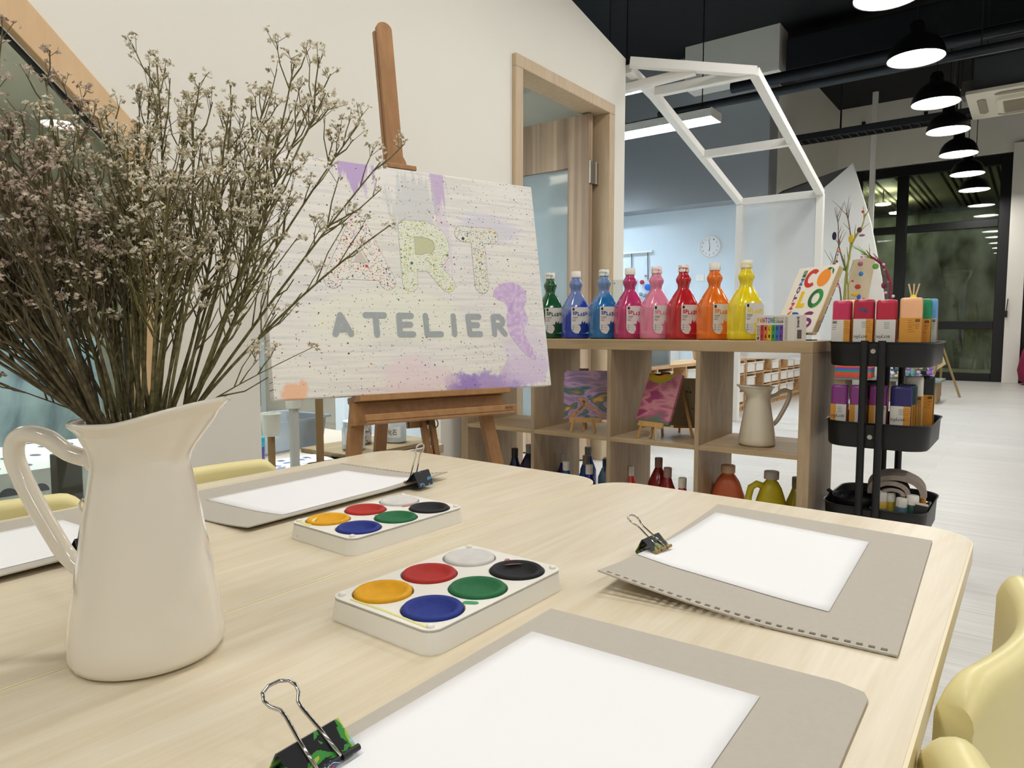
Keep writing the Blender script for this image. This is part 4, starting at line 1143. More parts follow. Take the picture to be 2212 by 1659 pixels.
def paint_bottle(lab, loc, ang, col, dark, level=None, capstain=None, capcol=None):
    r = empty('paint_bottle', lab, 'bottle', loc, ang, 'large paint bottles on top of the cube shelf')
    hx, hy = .0600, .0490
    secs = [(0, .85, .85), (.003, .96, .96), (.009, 1, 1), (.030, 1, 1), (.034, .985, .985), (.038, 1, 1), (.118, 1, 1), (.124, .985, .985), (.130, .97, .97), (.150, .84, .86), (.170, .66, .70), (.188, .46, .55), (.198, .375, .455), (.206, .36, .44), (.214, .385, .47), (.224, .46, .56), (.233, .49, .60), (.241, .45, .55), (.249, .355, .43), (.256, .31, .38), (.264, .30, .37)]
    m = M(); m.loft([sq(hx * a, hy * b_, z, 40, 3.4 if z < .15 else (2.6 if z < .19 else 2.0)) for z, a, b_ in secs])
    m.build('body', paint_mat('paint_' + lab.split()[1] + '_' + lab.split()[0], col, level), r, smooth=True)
    m = M(); N = 36; rings = []
    for z, q in ((.262, .0205), (.264, .0212), (.286, .0208), (.289, .0195)):
        rings.append([((q + (.0004 if j % 2 else 0)) * math.cos(2 * PI * j / N), (q + (.0004 if j % 2 else 0)) * math.sin(2 * PI * j / N), z) for j in range(N)])
    m.loft(rings); m.build('cap', splat('cap_' + col, capcol or 'efece5', capstain, 70, .55, .4) if capstain else K['cap'], r, smooth=True, auto=40)
    # label on the front (-y) face
    fy = -hy - .0008
    m = M(); m.T = frame((0, fy, 0), (1, 0, 0), (0, 0, 1))
    w0, w1, z0, z1 = -.037, .041, .022, .134
    lp = [(w0, z0 + .028)] + [(w0 + .026 - .026 * math.cos(PI / 2 * i / 6), z0 + .028 - .028 * math.sin(PI / 2 * i / 6)) for i in range(1, 7)] + [(w1, z0), (w1, z1 - .010)] + [(w1 - .010 + .010 * math.cos(PI / 2 * i / 4), z1 - .010 + .010 * math.sin(PI / 2 * i / 4)) for i in range(1, 5)] + [(w0, z1)]
    m.cur = 0; m.prism(lp, -.0012, .0006)
    m.cur = 1
    sp = [(-.004, z0), (.006, .040), (.004, .052), (-.006, .062), (.006, .060), (.012, .078), (.017, .066), (.026, .076), (.026, .064), (.036, .068), (.0405, .054), (.0405, .030), (.026, z0 + .001)]
    m.prism(sp, .0006, .0008)
    # SPLASH in wavy letters
    word = 'SPLASH'; xs = w0 + .006
    for i, c in enumerate(word):
        cw_ = .0098; dz = .0028 * math.sin(1.1 + i * 1.15); m.cur = 1
        put_text(m, c, xs + i * .0112, .098 + dz, cw_, .0155, .0009, bold=.05)
    m.cur = 2
    m.box(w0 + .005, w0 + .014, .1195, .1270, .0006, .0010)
    m.add([(w0 + .003, .1270, .0010), (w0 + .016, .1270, .0010), (w0 + .0095, .1315, .0010)], [(0, 1, 2)])
    for k_, t_ in enumerate(('Washable', 'Acrylic', 'Paint')): put_text(m, t_, w0 + .005, .089 - k_ * .0072, [.024, .019, .015][k_], .0052, .0009, bold=.01)
    m.cur = 3
    for k_ in range(3): m.add([(w0 + .009 + .0032 * math.cos(2 * PI * j / 10), .056 - k_ * .0085 + .0032 * math.sin(2 * PI * j / 10), .0009) for j in range(10)], [tuple(range(10))])
    m.cur = 4
    for k_ in range(3): m.box(w0 + .015, w0 + .031, .0555 - k_ * .0085, .0563 - k_ * .0085, .0006, .0009)
    m.build('label', [K['label'], cmat('print_' + col, dark), TEXT_BLACK, mat('print_badge', '5f9fc0', .5), mat('print_grey', '8a8a8a', .6)], r)
    return r
bt = [('dark green paint bottle, half hidden by the canvas edge', -1.735, 2.585, '14562f', '0f4a2a', None, '8a9a80'), ('deep blue paint bottle, paint smeared below its clear shoulder', -1.600, 2.582, '1b3fb0', '17308c', .190, None),
      ('sky blue paint bottle, third from the canvas', -1.462, 2.582, '1f6fae', '17508c', .235, '7fa0a8'), ('magenta pink paint bottle with a plain white cap', -1.342, 2.585, 'c0356f', 'c0356f', None, None),
      ('light pink paint bottle with a pink-smeared cap', -1.226, 2.588, 'e98aa8', 'dd7f9c', None, 'e98a9c'), ('bright red paint bottle with a red-smeared cap', -1.112, 2.590, 'c0202a', 'c0202a', None, 'b8343a'),
      ('vivid orange paint bottle with a white cap', -.985, 2.584, 'f0761a', 'ec7a22', None, None), ('lemon yellow paint bottle, nearest of the row', -.857, 2.560, 'f2da16', 'e6cf22', None, 'e8dc5a')]
for i, (lab, x, y, c, d, lv, cs) in enumerate(bt):
    paint_bottle(lab, (x, y, .7703), R(56 - (7 - i) * .8), c, d, lv, cs)

# ================================================================== BOOK AND BOX
bkU = Vector((0, 0, 1)); 
yaw = R(-35.5); tilt = R(24.5)
bx_ = Vector((math.cos(yaw), math.sin(yaw), 0)); bn = Vector((math.sin(yaw), -math.cos(yaw), 0))
bu = Vector((0, 0, 1)) * math.cos(tilt) - bn * math.sin(tilt)
BO = Vector((-.783, 2.655, .7985))
bk = empty('board_book', 'upright white board book with bold coloured letters and an orange, beside the yellow bottle', 'book', BO)
FB = frame((0, 0, 0), bx_, bu)
cover = mat('book_cover', 'e9e4d8', .4)
w, h = .200, .262
m = M(); m.T = FB; m.box(0, w, 0, h, -.0225, 0); m.build('cover', cover, bk, bevel=.002)
m = M(); m.T = FB; m.box(w - .0005, w + .0015, .008, h - .008, -.018, -.003); m.build('page_block', mat('page_edges', 'cdb98a', .8), bk)
m = M(); m.T = FB
spc = ['e0cf3a', 'cf3a2a', 'b52a3a', '7a2a6a', '2a2f6a', '2a6a9a', '2a8a6a']
for i, c in enumerate(spc): m.cur = i; m.box(w - .004, w + .001, h - .012 - (i + 1) * .034, h - .016 - i * .034, -.0235, -.0225)
m.build('thumb_tab', [cmat('tab' + c, c) for c in spc], bk)
m = M(); m.T = FB
cols = ['c8342a', 'f0902a', '2a6a3a', 'e6c01e', '2f8f3e', '1d5fa8', '7a2f6e', 'd2691e', '4a2a5a', '2a7f9a', '7fae3a']
def arc(m, cx, cy, rx, ry, a0, a1, th, z, n=18):
    V = []
    for i in range(n + 1):
        a = R(a0 + (a1 - a0) * i / n); c, s = math.cos(a), math.sin(a)
        V += [(cx + rx * c, cy + ry * s, z), (cx + (rx - th) * c, cy + (ry - th) * s, z)]
    m.add(V, [(2 * i, 2 * i + 2, 2 * i + 3, 2 * i + 1) if a1 > a0 else (2 * i, 2 * i + 1, 2 * i + 3, 2 * i + 2) for i in range(n)])
z = .0006
m.cur = 0; arc(m, .090, h - .048, .034, .037, 48, 312, .0165, z)
m.cur = 1
oc = [(.151 + .030 * math.cos(2 * PI * i / 24), h - .050 + .034 * math.sin(2 * PI * i / 24), z) for i in range(24)]; m.add(oc, [tuple(range(24))])
m.cur = 2; m.add([(.150, h - .016, z * 2), (.160, h - .010, z * 2), (.176, h - .012, z * 2), (.168, h - .021, z * 2)], [(3, 2, 1, 0)][:1]); m.add([(.176, h - .012, z * 2), (.188, h - .022, z * 2), (.190, h - .040, z * 2), (.182, h - .030, z * 2)], [(3, 2, 1, 0)])
m.cur = 3; m.add([(.066, h - .100, z), (.082, h - .100, z), (.082, h - .147, z), (.106, h - .147, z), (.106, h - .164, z), (.066, h - .164, z)], [(0, 5, 4, 3, 2, 1)])
m.cur = 4; arc(m, .151, h - .130, .034, .037, -90, 90, .0165, z); m.cur = 2; arc(m, .151, h - .130, .034, .037, 90, 270, .0165, z)
m.cur = 5; m.box(.062, .079, h - .250, h - .182, .0001, z); arc(m, .079, h - .205, .026, .023, -90, 90, .0135, z); m.add([(.080, h - .222, z), (.094, h - .222, z), (.112, h - .250, z), (.094, h - .250, z)], [(0, 3, 2, 1)])
m.cur = 6; arc(m, .151, h - .199, .028, .0185, 40, 270, .0125, z); arc(m, .151, h - .2255, .028, .0205, -140, 90, .0125, z)
cc = [6, 0, 8, 7, 8, 5, 4]
for i, c in enumerate('PANTONE'):
    m.cur = [7, 7, 0, 6, 8, 5, 2][i]; put_text(m, c, .036, .026 + i * .0325, .017, .028, z, bold=.05, rot=1)
m.build('cover_printing', [cmat('ink' + c, c) for c in cols], bk)
# small folding stand under the book
m = M(); e0 = bx_; 
m.bar(bx_ * .03 + Vector((0, 0, -.004)), bx_ * .17 + Vector((0, 0, -.004)), .02, .005)
m.bar(bx_ * .1 + bn * .012 + Vector((0, 0, -.0265)), bx_ * .1 + bn * -.06 + Vector((0, 0, -.0265)), .12, .003)
m.bar(bx_ * .1 + bn * .0 + Vector((0, 0, -.026)), bx_ * .1 + Vector((0, 0, -.006)), .09, .006)
bs = m.build('book_stand', K['black']); bs.location = BO; tag(bs, 'small black stand propping up the white board book', 'stand')
yaw = R(-27.8)
bo = empty('book_box', 'small white carton with a rainbow strip, before the upright book', 'box', (-.788, 2.473, .7703), yaw)
w, h, dp = .166, .0880, .058
M().box(0, w, 0, dp, 0, h).build('carton', mat('box_card', 'dcd7ce', .45), bo, bevel=.0012)
m = M(); m.T = frame((0, -.0004, 0), (1, 0, 0), (0, 0, 1)); z = .0003
bars = ['b8323a', 'd8762a', 'd9b81e', '2f9a4a', '2a6fc0', '6a3f9a']
inks = bars + ['17181a', 'b9b4a8', '8c8a86']
for i in range(6):
    m.cur = i; m.box(.0195 + i * .0172, .0355 + i * .0172, .001, .054, 0, z)
m.cur = 6
for i, c in enumerate('OILGBP'): put_text(m, c, .0235 + i * .0172, .036, .007, .012, z * 1.5, bold=.02); put_text(m, c.lower(), .0235 + i * .0172, .010, .007, .011, z * 1.5, bold=.02)
put_text(m, '6', .003, .003, .0125, .012, z, bold=.03, rot=1); put_text(m, 'board', .0030, .018, .006, .034, z, bold=.01, rot=1); put_text(m, 'books!', .0105, .018, .006, .034, z, bold=.01, rot=1)
pc = [2, 0, 0, 5, 4, 4, 3]; x = .004
for i, c in enumerate('PANTONE'):
    m.cur = [2, 1, 0, 5, 4, 4, 3][i]; put_text(m, c, x, .061, .0105, .0185, z, bold=.03); x += .0122
m.cur = 8; put_text(m, 'BOX OF', .0905, .0715, .032, .0085, z, bold=.0)
m.cur = 6; put_text(m, 'COLOR', .0905, .0605, .032, .0085, z, bold=.03)
m.cur = 7; m.box(.128, .140, .004, .080, 0, z); m.cur = 8
for i in range(6): m.box(.1295, .1385, .010 + i * .011, .0108 + i * .011, z, z * 1.5)
m.cur = 6
m.T = frame((w + .0004, .006, 0), (0, 1, 0), (0, 0, 1))
put_text(m, 'board', .006, .046, .012, .034, z, bold=.02, rot=1)
for i in range(14): m.box(.010, .030, .008 + i * .0022, .008 + i * .0022 + .0008 + .0006 * (i % 3), 0, z)
m.build('box_printing', [cmat('bx' + c, c) for c in inks], bo)
# clear acrylic holder standing at the back of the shelf
ah = empty('acrylic_holder', 'clear acrylic sheet holder standing behind the blue paint bottles', 'holder', (-1.49, 2.70, .7703), R(30))
M().box(0, .115, 0, .003, 0, .255).build('sheet', K['acry'], ah)
for x in (.012, .103):
    M().tube([(x, -.004, .24), (x, .006, .24)], .004, 12).build('screw', K['steel'], ah)

# ================================================================== TROLLEY AND ITS LOAD
tl = empty('utility_trolley', 'black three-tier metal trolley beside the cube shelf, full of paint bottles', 'trolley', (-.548, 2.425, 0), 0)
TW, TD = .302, .400
def tier(z0, z1):
    m = M(); r = .075
    def ring(w, d, z, rr): return [(x + TW / 2, y + TD / 2, z) for x, y in rrect(w, d, rr, 7)]
    m.loft([ring(TW - .018, TD - .018, z0, r - .01), ring(TW - .008, TD - .008, z0 + .006, r - .004), ring(TW - .001, TD - .001, z1 - .006, r), ring(TW + .008, TD + .008, z1 - .003, r + .004), ring(TW + .009, TD + .009, z1, r + .004), ring(TW + .001, TD + .001, z1 - .001, r),
            ring(TW - .004, TD - .004, z1 - .008, r - .002), ring(TW - .012, TD - .012, z0 + .008, r - .006), ring(TW - .03, TD - .03, z0 + .004, r - .012)])
    m.build('tray', K['blackp'], tl, smooth=True, auto=50)
for a, b in ((.692, .770), (.431, .514), (.150, .240)): tier(a, b)
for x in (.118, .167):
    for y in (-.013, TD + .013):
        M().tube([(x, y, .07), (x, y, .774)], .0115, 16).build('pole', K['blackp'], tl, smooth=True, auto=50)
for z0, z1, zs in ((.694, .766, .741), (.436, .508, .470), (.155, .235, .20)):
    M().box(.122, .164, -.008, -.001, z0, z1).build('bracket', K['blackp'], tl)
    m = M(); m.tube([(.1425, -.006, zs), (.1425, -.013, zs)], .0075, 16); m.build('screw', K['steel'], tl, smooth=True, auto=40)
for x in (.06, TW - .06):
    for y in (.02, TD - .02):
        m = M(); m.tube([(x - .012, y, .022), (x + .012, y, .022)], .022, 18); m.bar((x, y, .022), (x, y, .155), .016, .03); m.build('caster', K['black'], tl)

def squeeze(lab, x0, x1, y, zb, zt, col, left, right, txt=None, spot=None, d=.052, ang=4):
    """flat-sided acrylic bottle standing on its cap"""
    w = x1 - x0
    r = empty('acrylic_paint_bottle', lab, 'bottle', ((x0 + x1) / 2, y, zb), R(ang), 'upside-down acrylic bottles in the trolley')
    h = zt - zb; hx, hy = w / 2 - .0007, d / 2
    m = M(); secs = [(.030, .55, .5), (.034, .75, .75), (.046, .97, .96), (.055, 1, 1), (h - .012, 1, 1), (h - .005, .975, .96), (h - .001, .90, .87), (h, .80, .75)]
    m.loft([sq(hx * a, hy * b_, z, 36, 4) for z, a, b_ in secs]); m.build('body', mat('acr_' + col, col, .28, var=.10, scale=16), r, smooth=True, auto=60)
    m = M(); m.tube([(0, 0, 0), (0, 0, .032)], .015, 20); m.build('cap', K['black'], r, smooth=True, auto=40)
    lz = h - .063; fy = -hy - .0006
    m = M(); m.cur = 0 if left == 'w' else 1
    cut = {'w': .62, 'o': .34}[left] * w
    rings = lambda a, b: None
    m.box(-hx + .002, -hx + cut, fy - .0002, fy + .0008, .05, lz)
    m.cur = 1 if right == 'o' else 0
    m.box(-hx + cut, hx - .002, fy - .0002, fy + .0008, .05, lz)
    # labels wrap on to the flanks
    m.cur = 1; m.box(hx - .0004, hx + .0005, -hy * .6, hy * .6, .05, lz); m.box(-hx - .0005, -hx + .0004, -hy * .6, hy * .6, .05, lz)
    m.T = frame((0, fy - .0004, 0), (1, 0, 0), (0, 0, 1)); m.cur = 2
    if txt: put_text(m, txt, -hx + .003, .082, .040, .014, .0002, bold=.0, rot=2)
    bx0 = (-hx + .004) if left == 'w' and not txt else (hx - .018)
    if not txt:
        for i in range(9): m.box(bx0 + i * .0014, bx0 + i * .0014 + (.0008 if i % 3 else .0005), lz - .013, lz - .004, 0, .0003)
        for i in range(3): m.box(bx0, bx0 + .012 - i * .002, lz - .020 - i * .006, lz - .0192 - i * .006, 0, .0003)
    else:
        for i in range(4): m.box(-.004, .010, lz - .010 - i * .0055, lz - .0092 - i * .0055, 0, .0003)
    m.cur = 3
    ox = -hx + cut + .003
    for i in range(6):
        if right == 'o': m.box(ox, min(ox + .012 + .004 * (i % 3), hx - .004), lz - .008 - i * .007, lz - .0070 - i * .007, 0, .0003)
    m.build('label', [mat('lab_w', 'dad6cf', .5), mat('lab_o', 'd8983c', .5), TEXT_BLACK, mat('lab_print', '9a5f1c', .5)], r)
    if spot:
        m = M(); m.T = frame((0, -hy - .0004, 0), (1, 0, 0), (0, 0, 1))
        rr = random.Random(3)
        for cx_, cz, q in ((-.006, h - .030, .006), (.001, h - .036, .007), (.009, h - .038, .005), (.013, h - .012, .0012), (.018, h - .03, .0010), (.010, h - .05, .0012), (-.014, h - .05, .0014)):
            m.add([(cx_ + q * (.7 + .5 * rr.random()) * math.cos(2 * PI * j / 12), cz + q * .7 * (.7 + .5 * rr.random()) * math.sin(2 * PI * j / 12), 0.0002) for j in range(12)], [tuple(range(12))])
        m.build('paint_spot', mat('spot_blue', '46507a', .5, var=.4, scale=200), r)
    return r
squeeze('rose red acrylic bottle at the left end of the trolley\'s top tray', -.546, -.487, 2.505, .697, .904, 'c4365c', 'w', 'o')
squeeze('crimson acrylic bottle spotted with blue paint, second in the top tray', -.481, -.419, 2.500, .697, .906, 'ad2740', 'w', 'o', 'acrylic', True)
squeeze('plain crimson acrylic bottle in the middle of the top tray', -.416, -.355, 2.505, .697, .903, 'b92c42', 'w', 'w', 'acrylic')
squeeze('peach acrylic bottle in the top tray', -.350, -.286, 2.510, .697, .908, 'f2b78a', 'o', 'o')
squeeze('green acrylic bottle behind the peach one', -.325, -.268, 2.575, .697, .905, '1f8a5c', 'o', 'o')
squeeze('light blue acrylic bottle at the right end, behind the green one', -.312, -.258, 2.640, .697, .908, '6fa3d6', 'o', 'w')
squeeze('cream yellow acrylic bottle behind the rose red one', -.541, -.485, 2.585, .697, .908, 'e9dfa0', 'o', 'o')
squeeze('grape purple acrylic bottle at the left end of the middle tray', -.539, -.487, 2.495, .436, .627, '8a3f88', 'o', 'w', 'acrylic')
squeeze('lighter purple acrylic bottle, second in the middle tray', -.483, -.430, 2.500, .436, .627, '94488f', 'o', 'w')
squeeze('magenta purple acrylic bottle behind the trolley poles', -.425, -.371, 2.500, .436, .629, '8c3a82', 'o', 'w')
squeeze('navy acrylic bottle in the middle tray', -.364, -.302, 2.495, .436, .631, '2e2a63', 'w', 'o', 'acrylic')
squeeze('dark teal acrylic bottle behind the navy one', -.350, -.296, 2.560, .436, .632, '24404f', 'w', 'o')
squeeze('white acrylic bottle towards the right of the middle tray', -.345, -.287, 2.625, .436, .655, 'd8d4ca', 'o', 'o')
squeeze('black acrylic bottle at the right end of the middle tray', -.310, -.262, 2.690, .436, .655, '1f2427', 'o', 'o')
squeeze('dark violet acrylic bottle at the back of the middle tray', -.470, -.410, 2.580, .436, .640, '1b1a1e', 'o', 'w')
# bottom tray
m = M(); m.lathe([(.03, 0), (.05, .004), (.078, .055), (.086, .085), (.084, .088), (.075, .056), (.045, .008), (0, .006)], 40); 
bw = m.build('paint_bowl', K['black'], smooth=True); bw.location = (-.455, 2.575, .1575); tag(bw, 'black plastic bowl in the trolley\'s bottom tray', 'bowl')
m = M().tube([(-.080, 0, .078), (-.098, 0, .092), (-.102, 0, .097)], .007, 10); m.build('handle_lug', K['black'], bw, smooth=True)
tb = empty('clear_tub', 'clear plastic tub of small paints in the bottom tray', 'tub', (-.330, 2.560, .1565), 0)
m = M()
def rg(w, d, z): return [(x, y, z) for x, y in rrect(w, d, .02, 5)]
m.loft([rg(.135, .20, 0), rg(.15, .215, .075), rg(.156, .222, .076), rg(.156, .222, .079), rg(.146, .211, .076), rg(.131, .196, .003)]); m.build('body', haze_mat('small_tub', 'e4e8ea', .16), tb, smooth=True, auto=40)
def tube_paint(lab, x, y, z, h, r_, col, capc, lean=0, rot=0, z2=None, label=None):
    e = empty('small_paint_tube', lab, 'paint', (x, y, z), rot); e.rotation_euler = (R(lean * .6), R(lean), rot)
    M().lathe([(r_ * .9, 0), (r_, .003), (r_, h * .72), (r_ * .85, h * .76)], 24).build('body', mat('tube_' + col, col, .35, var=.15, scale=60), e, smooth=True, auto=40)
    M().lathe([(r_ * .86, h * .762), (r_ * .86, h - .004), (r_ * .78, h)], 24).build('cap', mat('tubecap_' + capc, capc, .45), e, smooth=True, auto=40)
    if label: M().lathe([(r_ + .0005, h * .25), (r_ + .0005, h * .6)], 24, cap0=False, cap1=False).build('label', mat('tubelab_' + label, label, .5), e, smooth=True)
tube_paint('small yellow paint pot behind the trolley poles, bottom tray', -.386, 2.492, .161, .125, .022, 'c9a53a', 'e6e2d8', 3, 0, label='8f8a76')
tube_paint('small mustard paint pot with a white lid in the clear tub', -.352, 2.515, .161, .120, .020, 'b8a22e', 'e8e4da', -3, 0)
tube_paint('dusty blue paint tube with a white cap in the clear tub', -.322, 2.490, .161, .112, .019, '3f5a6b', 'ddd9cf', 2, 0, label='55707f')
tube_paint('dark green paint pot with a white lid in the clear tub', -.290, 2.505, .161, .122, .0205, '1f4a34', 'e9e6df', 0, 0)
tube_paint('orange paint tube at the back right of the clear tub', -.272, 2.585, .161, .112, .012, 'd08a2a', 'd08a2a', 0, 0)
pc_ = empty('paint_sachet', 'red and black paint sachet leaning at the right of the clear tub', 'sachet', (-.273, 2.468, .162), R(18)); pc_.rotation_euler = (R(-8), R(9), R(18))
m = M(); m.cur = 0; m.box(-.017, .017, -.003, .003, 0, .048); m.cur = 1; m.box(-.017, .017, -.003, .003, .048, .098); m.cur = 2; m.prism([(-.017, -.003), (.017, -.003), (.017, .003), (-.017, .003)], .098, .105)
m.cur = 2; m.T = frame((0, -.0032, 0), (1, 0, 0), (0, 0, 1)); put_text(m, 'OSA', -.003, .004, .015, .034, .0002, bold=.02, rot=1)
m.build('packet', [mat('sachet_red', 'b52a3a', .4), mat('sachet_black', '1d1a1c', .4), mat('sachet_foil', 'c9c2b8', .35)], pc_)
# folded grey towel
tw = empty('folded_towel', 'taupe folded towel lying on the small paints in the bottom tray', 'towel', (-.345, 2.56, .272), R(8))
tm = mat('taupe_towel', '9c8f85', .95, var=.1, scale=90, bump=.8, bscale=400)
def fold(cx, cz, hw, hh, th, y0, y1, ph, name):
    m = M(); outer = []; N = 28
    for i in range(N + 1):
        a = PI * i / N
        outer.append((cx + hw * math.cos(a), cz + hh * math.sin(a) ** .8))
    inner = [(cx + (hw - th) * math.cos(PI * i / N), cz + (hh - th) * max(0, math.sin(PI * i / N)) ** .8 - .0) for i in range(N, -1, -1)]
    poly = outer + inner; rings = []
    for k in range(7):
        y = y0 + (y1 - y0) * k / 6; w = .004 * math.sin(k * 1.9 + ph)
        rings.append([(x + w, y, z + w * .6) for x, z in poly])
    m.loft(rings); m.build(name, tm, tw, smooth=True, auto=60)
fold(.0, .002, .083, .066, .016, -.055, .085, 0, 'outer_fold'); fold(-.018, .003, .055, .044, .014, -.062, .08, 1, 'inner_fold'); fold(-.012, .002, .034, .024, .011, -.066, .07, 2, 'inner_fold')

# ================================================================== BOTTLES IN THE LOWER CELLS
def flip_bottle(lab, x, y, zt, col, capc, rb=.036, s=1.0, grp='small paint bottles in the lower cells'):
    e = empty('paint_bottle', lab, 'bottle', (x, y, .0385), random.uniform(-.3, .3), grp)
    h = zt - .0385
    hb = h - .105 * s
    M().lathe([(rb * .93, 0), (rb, .004), (rb, max(.02, hb)), (rb * .96, hb + .008), (rb * .55, hb + .045 * s), (.0155 * s, hb + .062 * s), (.0135 * s, hb + .066 * s)], 28).build('body', mat('low_' + col, col, .2, var=.15, scale=20, coat=.4), e, smooth=True, auto=50)
    M().lathe([(.0155 * s, hb + .0665 * s), (.0158 * s, h - .003), (.0145 * s, h)], 24).build('cap', mat('lowcap_' + capc, capc, .45, var=.08, scale=60), e, smooth=True, auto=40)
    return e
for lab, x, y, z, c, cc, rb in (('navy paint bottle with a black cap, leftmost in the lower cells', -1.905, 2.55, .262, '1a1f4e', '26282a', .034), ('large dark violet paint bottle at the cube shelf\'s first divider', -1.830, 2.56, .285, '231d45', '8f9290', .045),
                                 ('royal blue paint bottle, leftmost of the lower blue group', -1.636, 2.55, .265, '1a2a8c', 'b9b5ab', .036), ('teal blue paint bottle with a white cap in the lower blue group', -1.585, 2.49, .247, '1d5a86', 'e8e4da', .036),
                                 ('tall blue paint bottle behind the lower blue group', -1.565, 2.64, .290, '1a3f8a', '9b9d98', .036), ('blue paint bottle with a dirty grey cap, middle of the lower blue group', -1.525, 2.555, .268, '1c4a8a', '7f7a72', .036),
                                 ('deep blue paint bottle with a white cap, rightmost of the front blue bottles', -1.468, 2.485, .246, '14209a', 'e3dfd4', .036),
                                 ('red paint bottle with a white cap standing alone by the divider', -1.312, 2.55, .248, 'd8342c', 'e9e4da', .036), ('tall dark red paint bottle in the third lower cell', -1.190, 2.56, .296, '7f1418', '8a6a5c', .042),
                                 ('dark red paint bottle with a paint-stained cap, beside the tall one', -1.128, 2.51, .271, '8a181a', '9c7f74', .038), ('bright red paint bottle, rightmost in the third lower cell', -1.058, 2.49, .243, 'b0202a', 'dcd6ca', .036),
                                 ('olive yellow paint bottle partly behind the yellow jerrycan', -.672, 2.61, .275, 'a89a1c', '7a7256', .038)):
    flip_bottle(lab, x, y, z, c, cc, rb)
sp_ = empty('spray_bottle', 'clear spray bottle with a blue trigger behind the lower blue bottles', 'spray bottle', (-1.47, 2.63, .0385), .4)
M().lathe([(.032, 0), (.034, .004), (.034, .13), (.02, .165), (.012, .18)], 24).build('body', mat('spray_body', '8fb4d8', .2, coat=.3), sp_, smooth=True, auto=50)
M().box(-.012, .012, -.03, .018, .181, .215).bar((0, -.03, .21), (0, -.05, .165), .008).build('trigger', mat('spray_head', '2f4f7a', .4), sp_, bevel=.003)
def jerry(lab, x, y, ht, col, capc, handle, ang, s=1.0):
    e = empty('paint_jerrycan', lab, 'jerrycan', (x, y, .0385), ang)
    b = mat('can_' + col, col, .35, var=.07, scale=14)
    m = M(); H = ht
    m.loft([sq(.066 * s, .045 * s, 0, 32, 3.5), sq(.068 * s, .047 * s, .006, 32, 3.5), sq(.068 * s, .047 * s, H * .45, 32, 3.5), sq(.060 * s, .044 * s, H * .58, 32, 3), sq(.043 * s, .038 * s, H * .76, 32, 2.6), sq(.028 * s, .027 * s, H * .85, 32, 2.2), sq(.023 * s, .023 * s, H * .865, 32, 2), sq(.022 * s, .022 * s, H * .89, 32, 2)])
    m.build('body', b, e, smooth=True, auto=60)
    M().lathe([(.0255, H * .892), (.0262, H * .90), (.0262, H - .003), (.0245, H)], 28).build('cap', mat('cancap_' + capc, capc, .4, var=.12, scale=80), e, smooth=True, auto=40)
    if handle:
        m = M(); m.tube([(-.024, 0, H * .78), (-.052, 0, H * .82), (-.072, 0, H * .77), (-.080, 0, H * .64), (-.083, 0, H * .45), (-.078, 0, H * .26), (-.055, 0, H * .2)], [.012, .0125, .0125, .012, .012, .012, .011], 14); m.build('handle', b, e, smooth=True)
jerry('orange-brown paint jerrycan in the rightmost lower cell', -.905, 2.555, .262, 'c4623c', 'c9a88a', False, R(20))
jerry('yellow paint jerrycan with a side handle in the rightmost lower cell', -.742, 2.545, .260, 'c4b224', 'b3aca0', True, R(34), .84)

# ================================================================== MINI EASELS WITH POURED PAINTINGS
def marble(name, cols, scale, warp, rot=0.0, seed=0):
    m, nt, b = new_mat(name)
    tc = nt.nodes.new('ShaderNodeTexCoord'); mp = nt.nodes.new('ShaderNodeMapping'); mp.inputs['Rotation'].default_value = (0, 0, rot); mp.inputs['Location'].default_value = (seed, seed, seed); mp.inputs['Scale'].default_value = (1, 1.7, 1)
    nt.links.new(tc.outputs['Object'], mp.inputs['Vector'])
    n = nt.nodes.new('ShaderNodeTexNoise'); n.inputs['Scale'].default_value = scale; n.inputs['Detail'].default_value = 5; n.inputs['Distortion'].default_value = warp; n.inputs['Roughness'].default_value = .45
    nt.links.new(mp.outputs['Vector'], n.inputs['Vector'])
    k = len(cols); r = ramp(nt, n.outputs['Fac'], [(.30 + .42 * i / (k - 1), srgb(c)) for i, c in enumerate(cols)])
    nt.links.new(r.outputs['Color'], b.inputs['Base Color']); b.inputs['Roughness'].default_value = .3
    return m
